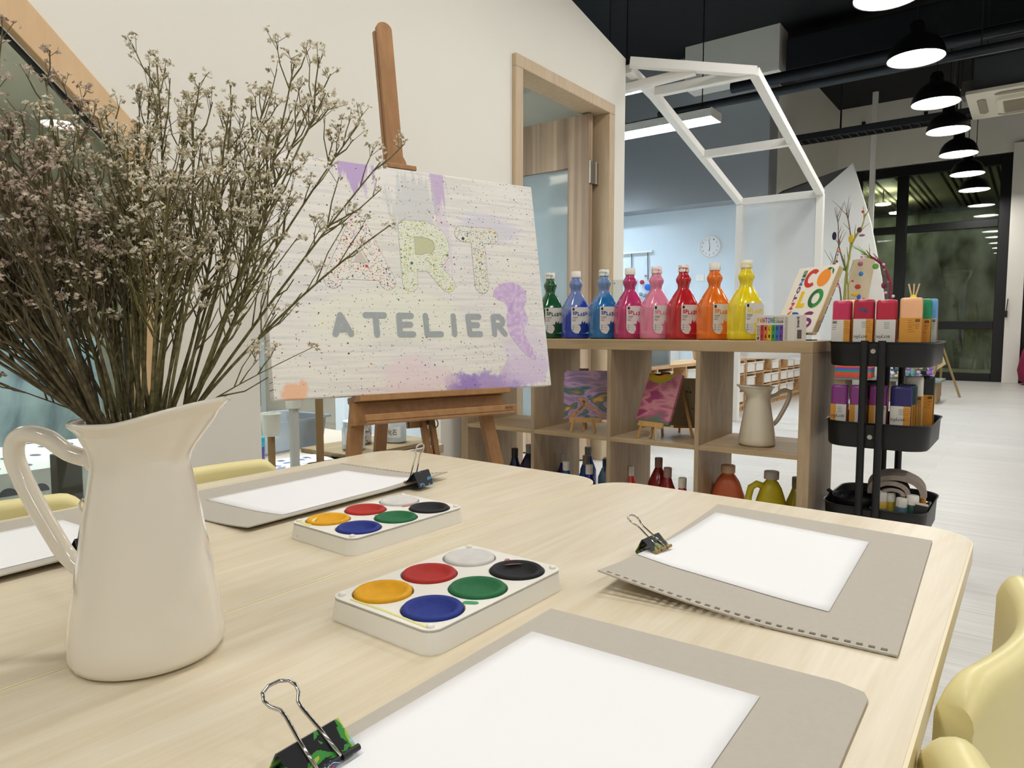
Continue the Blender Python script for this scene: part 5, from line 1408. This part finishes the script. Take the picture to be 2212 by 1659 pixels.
def mini(o, w, h, yaw, tilt, mt, lab_c, lab_e, legs=True, rings_=None):
    yaw = R(yaw); tilt = R(tilt)
    ex = Vector((math.cos(yaw), math.sin(yaw), 0)); n = Vector((math.sin(yaw), -math.cos(yaw), 0)); up = Vector((0, 0, 1)) * math.cos(tilt) - n * math.sin(tilt)
    nn = ex.cross(up)
    m = M(); m.box(0, w, 0, h, -.014, 0)
    c = m.build('poured_painting', [mt], bevel=.001); c.matrix_world = frame(o, ex, up, nn); tag(c, lab_c, 'painting')
    if rings_:
        for cxx, cyy, rr, col in rings_:
            mm = M(); N = 22
            pts = [(min(max(cxx + rr * 1.35 * math.cos(2 * PI * i / N), .001), w - .001), min(cyy + rr * math.sin(2 * PI * i / N), h - .001)) for i in range(N)]
            mm.add([(x, y, .0003 + .06 * (.05 - rr) * .02) for x, y in pts], [tuple(range(N))]); mm.build('poured_ring', cmat('ring' + col, col, rough=.3), c)
    e = empty('mini_easel', lab_e, 'easel', (o[0], o[1], .3935))
    O = Vector(o); B = Vector((o[0], o[1], .3935))
    def P(x, y, z): return O + ex * x + up * y + nn * z - B
    def G(x, z):    # point on the shelf board below
        p = O + ex * x + nn * z - B; p.z = .001; return p
    M().bar(P(.02 * w / .15, -.005, .002), P(w * .87, -.005, .002), .009, .020, up=up).build('ledge', K['mini'], e)
    for x, sx in ((w * .24, -.010), (w * .66, .012)):
        M().bar(P(x, -.002, .006), G(x + sx, .022), .008, .008).build('leg', K['mini'], e)
    M().bar(P(w * .45, h + .012, -.020), G(w * .45, -.004), .009, .007).build('mast', K['mini'], e)
    M().bar(P(w * .45, h * .55, -.026), G(w * .45 + .01, -.075), .008, .007).build('rear_leg', K['mini'], e)
    M().box(-.02, .02, -.01, .005, -.005, .006).build('top_clamp', mat('dark_mini_clamp', '5f4028', .5), e).matrix_local = frame(P(w * .45, h + .004, -.008), ex, up, nn)
mini((-1.533, 2.385, .445), .18, .20, 29.4, 12, marble('marble_a', ['1d2a22', '3f4a3a', 'c98a3a', '7a6a9a', 'b98fb0', '1f5f66', '7f6a3f', 'd9a04a', '2a3a34'], 5.5, 1.5, .5, 3), 'small poured painting swirling in green, orange and lilac, second cell', 'mini wooden easel in the second cell of the shelf')
mini((-1.232, 2.432, .452), .154, .205, -11.5, 25, marble('marble_b', ['6f5a1f', '4f6a5a', 'a04a6a', 'c08088', '8c2f5c', '8f2a5f', 'b5527c'], 4.5, 1.0, .2, 8), 'small poured painting in pink and magenta with a black and yellow ring, third cell', 'mini wooden easel leaning in the third cell of the shelf', rings_=((.055, .215, .050, '9a9a2c'), (.050, .220, .040, 'c98f2a'), (.045, .226, .030, '171417')))
# a further canvas seen from behind
m = M(); m.box(0, .12, 0, .195, -.012, 0)
yaw = R(28); ex = Vector((math.cos(yaw), math.sin(yaw), 0)); n_ = Vector((math.sin(yaw), -math.cos(yaw), 0)); up = Vector((0, 0, 1)) * math.cos(R(-14)) - n_ * math.sin(R(-14))
c = m.build('small_canvas', splat('stained_linen', '8f8468', '2f4a38', 22, .60, .8), bevel=.002); c.matrix_world = frame((-1.150, 2.575, .428), ex, up); tag(c, 'stained back of a small canvas behind the pink painting', 'canvas')
e = empty('mini_easel', 'mini easel holding the canvas seen from behind, third cell', 'easel', (-1.10, 2.60, .3935))
M().bar((.0, -.035, .19), (.065, -.075, .002), .008).build('rear_leg', K['mini'], e)
M().bar((-.03, .02, .03), (-.04, .04, .0), .008).build('leg', K['mini'], e); M().bar((.05, .05, .03), (.06, .075, .0), .008).build('leg', K['mini'], e)
M().bar((-.045, -.005, .030), (.06, .052, .030), .008, .014).build('ledge', K['mini'], e)

# ================================================================== WHITE PLAY-HOUSE FRAME AND GEM-SHAPED WALL
hf = empty('playhouse_frame', 'white open timber play-house frame joined to the end of the left wall', 'frame', (-1.45, 5.0, 0))
def tb_(a, b, name='beam', w=.055, h=.055):
    o_ = Vector((-1.45, 5.0, 0)); M().bar(Vector(a) - o_, Vector(b) - o_, w, h).build(name, K['white'], hf, bevel=.003)
tb_((-2.085, 3.975, 2.455), (-1.43, 4.35, 2.365)); tb_((-2.11, 4.0, 2.43), (-2.11, 4.37, 2.37)); tb_((-2.11, 4.35, 2.375), (-1.43, 4.35, 2.365))
tb_((-2.11, 4.35, 2.375), (-2.11, 6.1, 1.915)); tb_((-1.44, 4.35, 2.365), (-1.455, 6.1, 1.915)); tb_((-2.11, 5.22, 2.145), (-1.45, 5.22, 2.14)); tb_((-2.11, 6.1, 1.915), (-1.455, 6.1, 1.915))
tb_((-2.11, 6.1, 1.915), (-2.11, 6.1, .0), 'post'); tb_((-1.455, 6.1, 1.915), (-1.455, 6.1, .0), 'post')
tb_((-2.60, 4.0, 2.30), (-1.75, 4.19, 2.395), 'beam', .05, .05)
o_ = M().box(-2.08, -1.49, 6.095, 6.105, .56, 1.885).build('frosted_panel', K['white'])
fp, nt, b = new_mat('frosted_sheet')
for n_x in list(nt.nodes):
    if n_x.type == 'BSDF_PRINCIPLED': nt.nodes.remove(n_x)
t_ = nt.nodes.new('ShaderNodeBsdfTransparent'); d_ = nt.nodes.new('ShaderNodeBsdfDiffuse'); d_.inputs[0].default_value = srgb('e6ebee'); mx = nt.nodes.new('ShaderNodeMixShader'); mx.inputs[0].default_value = .45
nt.links.new(t_.outputs[0], mx.inputs[1]); nt.links.new(d_.outputs[0], mx.inputs[2]); nt.links.new(mx.outputs[0], nt.nodes['Material Output'].inputs[0])
o_.data.materials[0] = fp; o_.parent = hf; o_.location = (1.45, -5.0, 0)
gw = empty('playhouse_wall', 'white gem-shaped play-house wall with a roof coloured dark for shade, behind the branches', 'wall panel', (-1.1, 9.45, 0))
GS = 9.45 / 6.1
m = M(); m.T = frame((1.1 - 1.1, 0, 0), (1, 0, 0), (0, 0, 1)); 
def gx(p): return (p[0] * GS + 1.1, .807 + (p[1] - .807) * GS if p[1] > 0 else 0)
m.prism([gx(p) for p in ((-1.425, 0), (-.85, 0), (-.985, 1.214), (-1.076, 1.646), (-1.22, 2.12), (-1.425, 1.955))], -.03, .03); m.build('wall_panel', K['white'], gw, bevel=.003)
m = M(); v = [Vector((p[0] * GS + 1.1, p[1] * GS - 9.45, .807 + (p[2] - .807) * GS)) for p in ((-1.222, 6.135, 2.118), (-1.44, 6.135, 1.95), (-1.83, 6.15, 1.95), (-1.80, 6.25, 2.0))]; v += [p + Vector((0, 0, -.03)) for p in v]
m.add(v, [(0, 1, 2, 3), (7, 6, 5, 4), (4, 5, 1, 0), (5, 6, 2, 1), (6, 7, 3, 2), (7, 4, 0, 3)]); m.build('roof_panel', mat('shaded_roof', '5a5856', .8), gw)  # shading of the roof face is put into its dark base colour

# ================================================================== PINE STORAGE UNITS WITH WHITE TRAYS
def storage(i, y0, lab):
    e = empty('storage_unit', lab, 'shelf', (-2.30, y0, 0), 0, 'low pine storage units')
    L, D, H = 1.12, .36, .53
    m = M()
    m.box(-D, 0, 0, L, H - .025, H); m.box(-D, 0, 0, L, .05, .075); m.box(-D, -.02, .0, L, 0, .05)
    for k in range(5): m.box(-D, 0, k * (L - .018) / 4, k * (L - .018) / 4 + .018, .075, H - .025)
    m.box(-D, -D + .008, 0, L, .05, H)
    m.box(-D + .01, -.004, .018, L - .018, .215, .227); m.box(-D + .01, -.004, .018, L - .018, .36, .372)
    m.build('carcass', K['pine'], e, bevel=.0015)
    for k in range(4):
        for j, z in enumerate((.10, .245, .385)):
            if (k * 3 + j * 5 + i * 2) % 4 == 0: continue
            y = k * (L - .018) / 4 + .022; w = (L - .018) / 4 - .026
            mm = M(); mm.cur = 0
            mm.box(-.26, .002, y + .012, y + w - .012, z + .0, z + .085); mm.box(-.27, .012, y, y + w, z + .085, z + .095)
            mm.build('storage_tray', K['whitep'], e, bevel=.002)
for i, y0 in enumerate((4.62, 5.78, 6.94, 8.10)):
    storage(i, y0, ['low pine storage unit nearest, seen through the third cell', 'second pine storage unit with white trays, seen past the jug', 'third pine storage unit with white trays, seen through the right cell', 'furthest pine storage unit against the pale wall'][i])
tt = empty('clear_tub', 'large clear tub with green and blue scraps on the nearest pine unit', 'tub', (-2.48, 4.95, .531))
m = M(); m.box(-.15, .15, -.25, .25, 0, .004)
for a in ((-.15, -.146, -.25, .25), (.146, .15, -.25, .25)): m.box(*a, .004, .17)
m.box(-.146, .146, -.25, -.246, .004, .17); m.box(-.146, .146, .246, .25, .004, .17); m.build('body', haze_mat('scrap_tub', 'dcebee', .4), tt)
rr_ = random.Random(5); m = M()
for i in range(26):
    m.cur = i % 3; p = Vector((rr_.uniform(-.12, .12), rr_.uniform(-.22, .22), rr_.uniform(.02, .12))); q = p + Vector((rr_.uniform(-.03, .03), rr_.uniform(-.06, .06), rr_.uniform(-.02, .04)))
    q.x = max(-.13, min(.13, q.x)); q.y = max(-.23, min(.23, q.y)); m.bar(p, q, .04, .012)
tag(m.build('craft_scraps', [cmat('scrap_a', '7fb09a'), cmat('scrap_b', 'b9d4e0'), cmat('scrap_c', '2f7a5a')], tt), kind='stuff')
fb = M().box(-.03, .03, -.05, .05, 0, .035).build('foam_block', K['whitep'], bevel=.004); fb.location = (-2.335, 4.74, .531); tag(fb, 'small white foam block on the corner of the nearest pine unit', 'block')
for i, (y, c, lab) in enumerate(((6.3, 'c9a77a', 'small wicker basket on the second pine unit'), (7.3, 'b08a5c', 'brown wicker basket on the third pine unit'))):
    e = M().lathe([(.07, 0), (.085, .004), (.10, .09), (.094, .09), (.08, .008), (0, .006)], 24).build('basket', mat('wicker' + str(i), c, .8, var=.2, scale=80), smooth=True, auto=40); e.location = (-2.5, y, .531); tag(e, lab, 'basket')

# clock, switches and hanging on the pale wall
ck = empty('wall_clock', 'round white wall clock on the pale blue wall', 'clock', (-3.767, 9.70, 1.99))
m = M(); m.T = frame((0, 0, 0), (1, 0, 0), (0, 0, 1)); m.lathe([(.152, 0), (.155, .01), (.155, .035), (.145, .042), (.140, .03)], 48, cap1=False); m.build('rim', K['whitep'], ck, smooth=True, auto=40)
m = M(); m.T = frame((0, 0, 0), (1, 0, 0), (0, 0, 1)); m.lathe([(.142, .026), (0, .028)], 48, cap0=False, cap1=False); fc = m.build('face', K['paper'], ck)
m = M(); m.T = frame((0, -.030, 0), (1, 0, 0), (0, 0, 1))
for i in range(12):
    a = PI * i / 6; t = str(12 if i == 0 else i); w = .016 if len(t) == 1 else .026
    put_text(m, t, .112 * math.sin(a) - w / 2, .112 * math.cos(a) - .012, w, .024, 0, bold=0)
m.build('numerals', mat('clock_grey', '6a6d70', .5), fc)
m = M(); m.T = frame((0, -.032, 0), (1, 0, 0), (0, 0, 1))
for a, l, w in ((R(187), .065, .009), (R(-8), .100, .006)): m.bar((0, 0, 0), (l * math.sin(a), l * math.cos(a), 0), w, .002, up=(0, 0, 1))
m.build('hands', mat('clock_hand', '4a4c50', .5), ck)
sw = M().box(-.12, .0, -.012, 0, -.05, .05).box(.012, .17, -.012, 0, -.05, .05).build('switch_plate', K['whitep'], bevel=.003); sw.location = (-3.85, 9.70, 1.56); tag(sw, 'white double switch plate on the pale wall below the clock', 'switch')
hg = empty('wall_hanging', 'wooden strip with strings and small felt ornaments on the pale wall', 'wall hanging', (-4.95, 9.70, 1.95))
M().box(-.25, .30, -.05, 0, .02, .05).build('shelf_strip', K['white'], hg)
for x, l in ((-.05, .45), (.22, .38)): M().tube([(x, -.03, .02), (x + .01, -.03, -l)], .008, 6).build('string', mat('twine', '6f6a60', .8), hg)
for x, z, r_, c in ((.14, -.42, .035, 'b03a4a'), (.24, -.50, .05, '3a6fd0'), (.20, -.62, .035, '8a90a0'), (.12, -.60, .03, '9aa0a8'), (.20, -.33, .02, 'd08a9a')):
    M().sphere((x, -.045, z), r_, 12, 8).build('felt_ornament', cmat('felt' + c, c, rough=.9), hg, smooth=True)
M().box(.05, .33, -.06, 0, -.74, -.72).build('lower_strip', K['duct2'], hg)
gb = M().sphere((0, 0, .055), .055, 16, 10).build('green_ball', cmat('lime', 'a5c61e'), smooth=True); gb.location = (-4.55, 9.45, 1.10); tag(gb, 'lime green ball seen between the magenta and light pink bottles', 'ball')
m = M().box(-5.2, -4.2, 9.30, 9.69, 1.06, 1.099).box(-5.2, -5.15, 9.30, 9.69, 0, 1.06).box(-4.25, -4.2, 9.30, 9.69, 0, 1.06)
tag(m.build('white_console', K['white']), 'white console table against the pale wall under the hanging', 'table')

# ================================================================== CRAFT CORNER BEHIND THE TROLLEY
ct = empty('craft_platform', 'low bench of a green-grey slab on wooden blocks behind the trolley', 'bench', (-1.37, 9.0, 0))
M().box(-.58, .57, -.26, .26, .235, .262).build('slab', mat('grey_green_top', '7d8a86', .5), ct, bevel=.003)
for x in (-.52, -.05, .40): M().box(x, x + .13, -.2, .2, 0, .235).build('block', mat('box_wood', '9a8362', .7), ct, bevel=.003)
fm = empty('foam_mat_stack', 'stack of red, blue and green foam sheets on the craft table', 'foam sheets', (-1.72, 8.84, .2625))
for i, c in enumerate(('b9402f', 'c04a30', 'c24a34', '2a8a5a', '2f5fc0', 'b03a3a')):
    M().box(-.18, .24, -.12, .12, i * .020, i * .020 + .0195).build('foam_sheet', cmat('foam' + c, c, rough=.8), fm, bevel=.002)
rc = random.Random(9)
for i in range(22):
    x = -1.36 + .48 * rc.random(); y = 8.80 + .30 * rc.random(); c = rc.choice(['8f6fc0', '5a8f9a', 'd9d3e0', '7a3a8a', '9a8a6a', 'c9b98a', '4a6a7a', 'b08ac0'])
    m = M(); k = rc.randint(3, 5)
    for j in range(k): m.sphere((rc.uniform(-.03, .03), rc.uniform(-.03, .03), .028 + .05 * j * rc.random()), rc.uniform(.020, .028), 8, 6)
    o = m.build('clay_figure', cmat('clay' + c, c, rough=.7), smooth=True); o.location = (x, y, .2635); tag(o, 'small clay figure among the crafts on the low bench', 'figure', 'clay figures on the craft bench')
# decorated branches
BR = mat('twig_bark', '6a5540', .8, var=.2, scale=60); BR2 = mat('mossy_yarn', '8f8a3a', .9, var=.3, scale=90)
def branch_thing(lab, base, stems, poms, extra=None):
    e = empty('decorated_branch', lab, 'branch', base)
    rb = random.Random(len(lab))
    for si, (pts, r0, mt) in enumerate(stems):
        m = M(); P = [p - Vector(base) for p in circ(pts, 4)]
        k = len(P); r0 *= 1.5; m.tube(P, [r0 * (1 - .7 * i / k) for i in range(k)], 6)
        for j in range(8):
            i = rb.randint(k // 3, k - 2); d = (P[i + 1] - P[i]).normalized()
            q = P[i] + (d + Vector((rb.uniform(-.9, .9), rb.uniform(-.4, .4), rb.uniform(-.1, .6)))).normalized() * rb.uniform(.09, .24)
            m.tube([P[i], P[i].lerp(q, .5) + Vector((rb.uniform(-.008, .008), 0, .006)), q], [r0 * .4, r0 * .3, r0 * .15], 5)
        m.build('twig', mt, e, smooth=True)
    for x, y, z, r_, c, sc in poms:
        M().sphere((x - base[0], y - base[1], z - base[2]), r_ * 1.15, 12, 8, sc).build('felt_ornament', cmat('pom' + c, c, rough=.95), e, smooth=True)
    return e
Y5 = 9.0; BS = 9.0 / 5.5
def px5(x, y, Y=Y5):   # spots on the branches, metres
    return ((-1.232 + (x - 1790) * .002955) * BS, Y, .807 + (.206 + (650 - y) * .00324) * BS)
V5 = lambda x, y, Y=Y5: Vector(px5(x, y, Y))
branch_thing('tall branch bunch wrapped in yarn and hung with felt ornaments, behind the book', (-1.83, 9.0, .263),
    [([(-1.83, 9.0, .263), V5(1826, 640), V5(1832, 560), V5(1840, 520), V5(1858, 490), V5(1866, 460)], .011, BR2), ([V5(1830, 590), V5(1815, 545), V5(1808, 520), V5(1806, 480), V5(1802, 462)], .007, BR),
     ([V5(1838, 525), V5(1834, 500), V5(1828, 470), V5(1822, 455)], .006, BR), ([(-1.81, 9.0, .263), V5(1818, 640), V5(1806, 600), V5(1800, 560), V5(1812, 515)], .007, BR), ([(-1.79, 9.02, .263), V5(1835, 640), V5(1828, 590), V5(1822, 545)], .007, BR2)],
    [(*px5(1860, 455), .014, 'c03040', (1, 1, 1)), (*px5(1798, 503), .022, '2f2638', (1, .5, 2)), (*px5(1807, 494), .012, 'e090b0', (1, 1, 1)), (*px5(1836, 512), .030, 'c9a51e', (.8, .4, 1.5)), (*px5(1854, 494), .024, '5a3238', (1, .5, 1.2)), (*px5(1860, 506), .018, '8a5a70', (1.6, .5, .7)),
     (*px5(1809, 538), .018, 'd9722a', (1.3, 1, .7)), (*px5(1807, 545), .012, '5a8fd0', (1, 1, 1)), (*px5(1806, 560), .012, 'a02a44', (1, 1, 1)), (*px5(1822, 576), .024, '4a7a2f', (1, 1, 1)), (*px5(1861, 553), .013, 'e07a9a', (1, 1, 1)), (*px5(1859, 568), .026, '9a5a6a', (1, .6, 1)), (*px5(1861, 590), .022, '3a6fa0', (1, .5, 1.2)),
     (*px5(1843, 605), .012, 'b03a50', (1, 1, 1)), (*px5(1811, 615), .013, 'e88ab0', (1, 1, 1)), (*px5(1855, 618), .026, 'a0362a', (1.1, .6, 1)), (*px5(1850, 634), .030, 'c99a3a', (1.4, .5, .8)), (*px5(1858, 640), .020, '1f5fb0', (1, .6, 1.4)), (*px5(1869, 646), .014, 'c0303a', (1, 1, 1))])
branch_thing('arched branch wound with red yarn, right of the tall branches', (-1.22, 9.0, .263),
    [([(-1.22, 9.0, .263), V5(1928, 650), V5(1926, 615), V5(1912, 580), V5(1893, 562), V5(1882, 555)], .014, mat('red_yarn', '7a2a3c', .95, var=.4, scale=120, bump=.6, bscale=300)), ([V5(1880, 556), V5(1870, 548)], .008, mat('green_yarn', '6f9a2f', .9))],
    [(*px5(1909, 572), .014, 'f0a0c0', (1, 1, 1)), (*px5(1912, 583), .012, 'd88aa0', (1, 1, 1)), (*px5(1892, 575), .030, '5f8f3a', (1, .5, 1)), (*px5(1912, 617), .026, '6a2a3a', (1, .6, 1.3)), (*px5(1921, 610), .012, 'd0503a', (1, 1, 1)), (*px5(1916, 633), .015, 'e88ac0', (1, 1, 1)), (*px5(1932, 641), .016, 'c9c9cf', (1, 1, 1)), (*px5(1926, 642), .014, '3a3440', (1.4, 1, 1))])
cn = M(); q = [V5(1835, 556, 9.15), V5(1887, 551, 9.15), V5(1845, 650, 9.15), V5(1790, 650, 9.15)]; q[2].z = q[3].z = .263; q2 = [p + Vector((0, .012, 0)) for p in q]
cn.add(q + q2, [(3, 2, 1, 0), (4, 5, 6, 7), (0, 1, 5, 4), (1, 2, 6, 5), (2, 3, 7, 6), (3, 0, 4, 7)]); o = cn.build('felt_backdrop', mat('beige_felt', 'c9b695', .9, var=.05, scale=20)); tag(o, 'beige felt board standing behind the decorated branches', 'board')
yp = empty('craft_pot', 'yellow craft pot with three wooden sticks, behind the peach bottle', 'pot', (-1.12, 8.95, .263))
M().lathe([(.045, 0), (.05, .01), (.05, .80), (.045, .88), (.028, .93), (0, .94)], 18).build('pot', mat('yellow_clay', 'd9bf2f', .6), yp, smooth=True)
for dx in (-.035, .0, .035): M().tube([(dx * .4, 0, .90), (dx * 1.5, .01, 1.06)], .009, 8).build('stick', mat('stick_wood', 'c0a47a', .7), yp)
sc = empty('stick_tripod', 'small tripod of sticks with a paper sail standing on the floor by the craft bench', 'craft tripod', (-.90, 9.8, 0))
for a, b_ in (((0, 0, .62), (.20, .06, 0)), ((0, 0, .62), (-.12, -.06, 0)), ((0, 0, .62), (-.02, .20, 0))): M().tube([a, b_], .013, 8).build('stick', mat('stick_b', '9a8258', .7), sc)
m = M().add([(-.02, -.02, .60), (.05, -.02, .40), (-.10, -.02, .28), (-.16, -.02, .36)], [(0, 1, 2, 3)]); o = m.build('paper_sail', mat('sail_paper', 'd2bd8c', .8), sc); s_ = o.modifiers.new('s', 'SOLIDIFY'); s_.thickness = .004

# bean bag behind the pillar
bb = M(); bb.loft([sq(.30, .26, .0, 28, 2.3), sq(.40, .34, .06, 28, 2.3), sq(.43, .36, .22, 28, 2.2), sq(.38, .32, .50, 28, 2.1), sq(.26, .22, .74, 28, 2), sq(.12, .10, .88, 28, 2), sq(.03, .03, .93, 28, 2)])
o = bb.build('bean_bag', mat('magenta_cloth', '8a1f45', .85, var=.2, scale=6), smooth=True); o.location = (.22, 12.75, 0); tag(o, 'magenta bean bag at the right edge beyond the white pillar', 'bean bag')

# ================================================================== THROUGH THE HATCH AND THE LEFT WINDOW
def cup(m): m.lathe([(.026, 0), (.0268, .002), (.0335, .074), (.0350, .076), (.0350, .079), (.0325, .079), (.0256, .004), (0, .003)], 30)
kr = mat('kraft_tube', '8a7048', .75, var=.08, scale=20); wt = mat('white_tube', 'b9bcb6', .6, var=.04, scale=20)
for lab, y, x, r_, h, mt in (('brown cardboard tube, leftmost in the hatch', 1.425, -2.135, .0125, .135, kr), ('white cardboard tube in the hatch', 1.520, -2.135, .0175, .225, wt), ('taller brown cardboard tube under the canvas edge', 1.632, -2.135, .0145, .30, kr)):
    o = M().lathe([(r_, 0), (r_, h), (r_ - .002, h), (r_ - .002, .003)], 24).build('cardboard_tube', mt, smooth=True, auto=40); o.location = (x, y, .3005); tag(o, lab, 'tube')
for lab, y, z in (('white paper cup on the short brown tube', 1.425, .436), ('white paper cup on the white tube, tucked under the canvas', 1.520, .526)):
    m = M(); cup(m); o = m.build('paper_cup', mat('paper_cup', 'dfe2d8', .6), smooth=True, auto=40); o.location = (-2.135, y, z); tag(o, lab, 'cup')
for i, (x, y, a) in enumerate(((-2.24, 1.50, 12), (-2.27, 1.64, -8), (-2.20, 1.46, 30))):
    m = M(); m.cur = 0; m.box(-.075, .075, -.105, .105, 0, .0006); m.cur = 1
    rg_ = random.Random(i); 
    for k in range(9): x0 = rg_.uniform(-.06, .03); y0 = rg_.uniform(-.08, .05); m.box(x0, x0 + rg_.uniform(.01, .04), y0, y0 + rg_.uniform(.01, .05), .0006, .0008)
    o = m.build('printed_sheet', [K['paper'], mat('blue_print', '4a5f8a', .6)]); o.location = (x, y, .3006 + i * .0012); o.rotation_euler.z = R(a); tag(o, ['printed sheet lying on the hatch counter, lowest', 'printed sheet overlapping the others on the hatch counter', 'printed sheet with a blue picture at the hatch edge'][i], 'paper')
tb2 = empty('clear_tub', 'large frosted clear tub on the hatch counter behind the cardboard tubes', 'tub', (-2.52, 1.75, .3005), R(4))
m = M()
def rg2(w, d, z): return [(x, y, z) for x, y in rrect(w, d, .03, 5)]
m.loft([rg2(.28, .50, 0), rg2(.30, .53, .125), rg2(.33, .56, .126), rg2(.33, .56, .134), rg2(.295, .525, .132), rg2(.275, .495, .004)]); m.build('body', haze_mat('frosted_tub_plastic', 'd3e0ea', .45), tb2, smooth=True, auto=40)
bd = M().box(-.16, .16, -.24, .26, 0, .018).build('wooden_board', wood('walnut_board', '9a8460', '7d6a4a', axis=1, scale=2), bevel=.002); bd.location = (-2.42, 2.00, .301); bd.location.x = -2.30; bd.rotation_euler.z = R(2); tag(bd, 'wooden board under the labelled jars on the hatch counter', 'board')
bd.location = (-2.27, 2.00, .301)
tb2.location = (-2.62, 1.68, .3005)
for i, (y, x, t, lab) in enumerate(((1.865, -2.22, '沙', 'clear jar with a white label and one handwritten character'), (2.10, -2.22, '化石', 'clear jar with two handwritten characters, behind the easel'), (1.98, -2.31, None, 'jar of pale stones between the easel legs'))):
    e = empty('storage_jar', lab, 'jar', (x, y, .3195), R(-30 + 60))
    M().lathe([(.040, 0), (.046, .004), (.047, .085), (.041, .094), (.041, .100)], 32).build('body', mat('jar_plastic', 'b9c4c9', .25, coat=.3) if t else splat('stones', 'b5ada0', '5f5a50', 60, .5), e, smooth=True, auto=40)
    M().lathe([(.0435, .1005), (.044, .104), (.044, .116), (.041, .119)], 32).build('lid', mat('jar_lid', 'c9d2d6', .35), e, smooth=True, auto=40)
    if t:
        m = M(); m.cur = 0; V = []; 
        for k in range(9):
            a = -PI / 2 - .75 + 1.5 * k / 8; V += [(.0478 * math.cos(a), .0478 * math.sin(a), .024), (.0478 * math.cos(a), .0478 * math.sin(a), .072)]
        m.add(V, [(2 * k, 2 * k + 2, 2 * k + 3, 2 * k + 1) for k in range(8)])
        m.cur = 1; m.T = frame((0, -.0486, 0), (1, 0, 0), (0, 0, 1))
        for q_, ch_ in enumerate(t): put_text(m, ch_, -.012 + q_ * .020 - .008 * (len(t) - 1), .036, .019, .024, 0, bold=0)
        m.build('label', [mat('jar_label', 'dfe0de', .6), mat('marker_ink', '1d2440', .6)], e)
e = empty('storage_jar', 'purple jar with a teal lid at the left end of the hatch', 'jar', (-2.36, 1.50, .3045))
M().lathe([(.036, 0), (.038, .004), (.038, .06)], 28).build('body', mat('purple_jar', '3a2f7a', .35), e, smooth=True, auto=40); M().lathe([(.040, .0605), (.040, .095), (.037, .098)], 28).build('lid', mat('teal_lid', '2a9aa6', .35), e, smooth=True, auto=40)
us = empty('dark_shelving', 'dark storage shelving at the back of the small room, seen through the hatch', 'shelf', (-3.75, 2.15, 0))
m = M()
for z in (.0, .34, .60, .86): m.box(-.2, .2, -.5, .16, z, z + .03)
m.box(-.2, .2, -.53, -.5, 0, .89); m.box(-.2, .2, .16, .19, 0, .89); m.build('carcass', mat('shelving_grey', '8f918c', .6), us)
for i, (y, z) in enumerate(((-.45, .371), (-.14, .371), (-.45, .631), (-.14, .631), (-.45, .031), (-.14, .031))):
    o = M().box(-.17, .18, 0, .22, 0, .2).build('storage_box', mat('dark_box', '22252b', .6), bevel=.004); o.location = (-3.75, 2.15 + y, z); tag(o, 'dark storage box on the shelving seen through the hatch', 'box', 'dark boxes on the shelving')
# behind the play-house window
m = M().box(-.015, .015, -.55, .55, 0, .62)
mb = m.build('painted_board', marble('cloudy_blue', ['5f7486', '8fa9ba', 'a9c3d0', '7f9cb0'], 3, 1.0), bevel=.003); mb.location = (-4.4, 1.45, .14); tag(mb, 'large cloudy blue painted board seen through the left window', 'painting')
e = empty('covered_table', 'small table under a white patterned cloth, seen through the left window', 'table', (-3.05, .95, 0))
M().box(-.30, .30, -.45, .35, .30, .325).build('tabletop', K['white'], e)
for x in (-.26, .26):
    for y in (-.41, .31): M().tube([(x, y, 0), (x, y, .30)], .015, 10).build('leg', K['white'], e)
m = M(); m.cur = 0; m.box(-.32, .32, -.47, .37, .3255, .328); m.box(.315, .318, -.47, .37, .20, .3255); m.box(-.32, .32, .368, .371, .20, .3255)
m.cur = 1
for k in range(9):
    y = -.42 + k * .095
    for x in (-.2, 0, .2): m.add([(x + .03 * math.cos(2 * PI * j / 10), y + .018 * math.sin(2 * PI * j / 10), .3285) for j in range(10)], [tuple(range(10))])
    m.T = frame((.3186, y, .25), (0, 1, 0), (0, 0, 1)); m.add([(.028 * math.cos(PI * j / 8), .028 * math.sin(PI * j / 8), .0003) for j in range(9)], [tuple(range(9))]); m.T = Matrix.Identity(4)
o = m.build('patterned_cloth', [mat('white_cloth', 'e6ebf2', .8), mat('cloth_print', '5f6678', .8)]); o.location = (-3.05, .95, 0); tag(o, 'white cloth with small grey hedgehog-like prints on the small table', 'cloth')
o = M().sphere((0, 0, .02), .045, 14, 8, (1.4, .8, .5)).build('yellow_toy', mat('toy_yellow', 'c9c63a', .5), smooth=True); o.location = (-2.95, .78, .331); tag(o, 'yellow-green toy on the patterned cloth', 'toy')
o = M().box(-.03, .03, -.035, .035, 0, .42).build('grey_post', mat('dark_grey_post', '55585a', .5), bevel=.003); o.location = (-2.42, .88, 0); tag(o, 'short dark grey post just inside the left window', 'post')
e = empty('wall_picture', 'dark wooden picture frame hanging in the small room, behind the dried flowers', 'picture frame', (-4.9, 1.0, .75))
m = M(); m.T = frame((0, 0, 0), (0, 1, 0), (0, 0, 1)); m.prism([(0, 0), (.9, 0), (.9, .5), (0, .5)], 0, .03, [[(.05, .05), (.85, .05), (.85, .45), (.05, .45)]]); m.build('frame', mat('dark_frame', '3a332c', .5), e)
M().box(.005, .012, .05, .85, .05, .45).build('picture', mat('dim_picture', '8a8f88', .7, var=.2, scale=6), e)
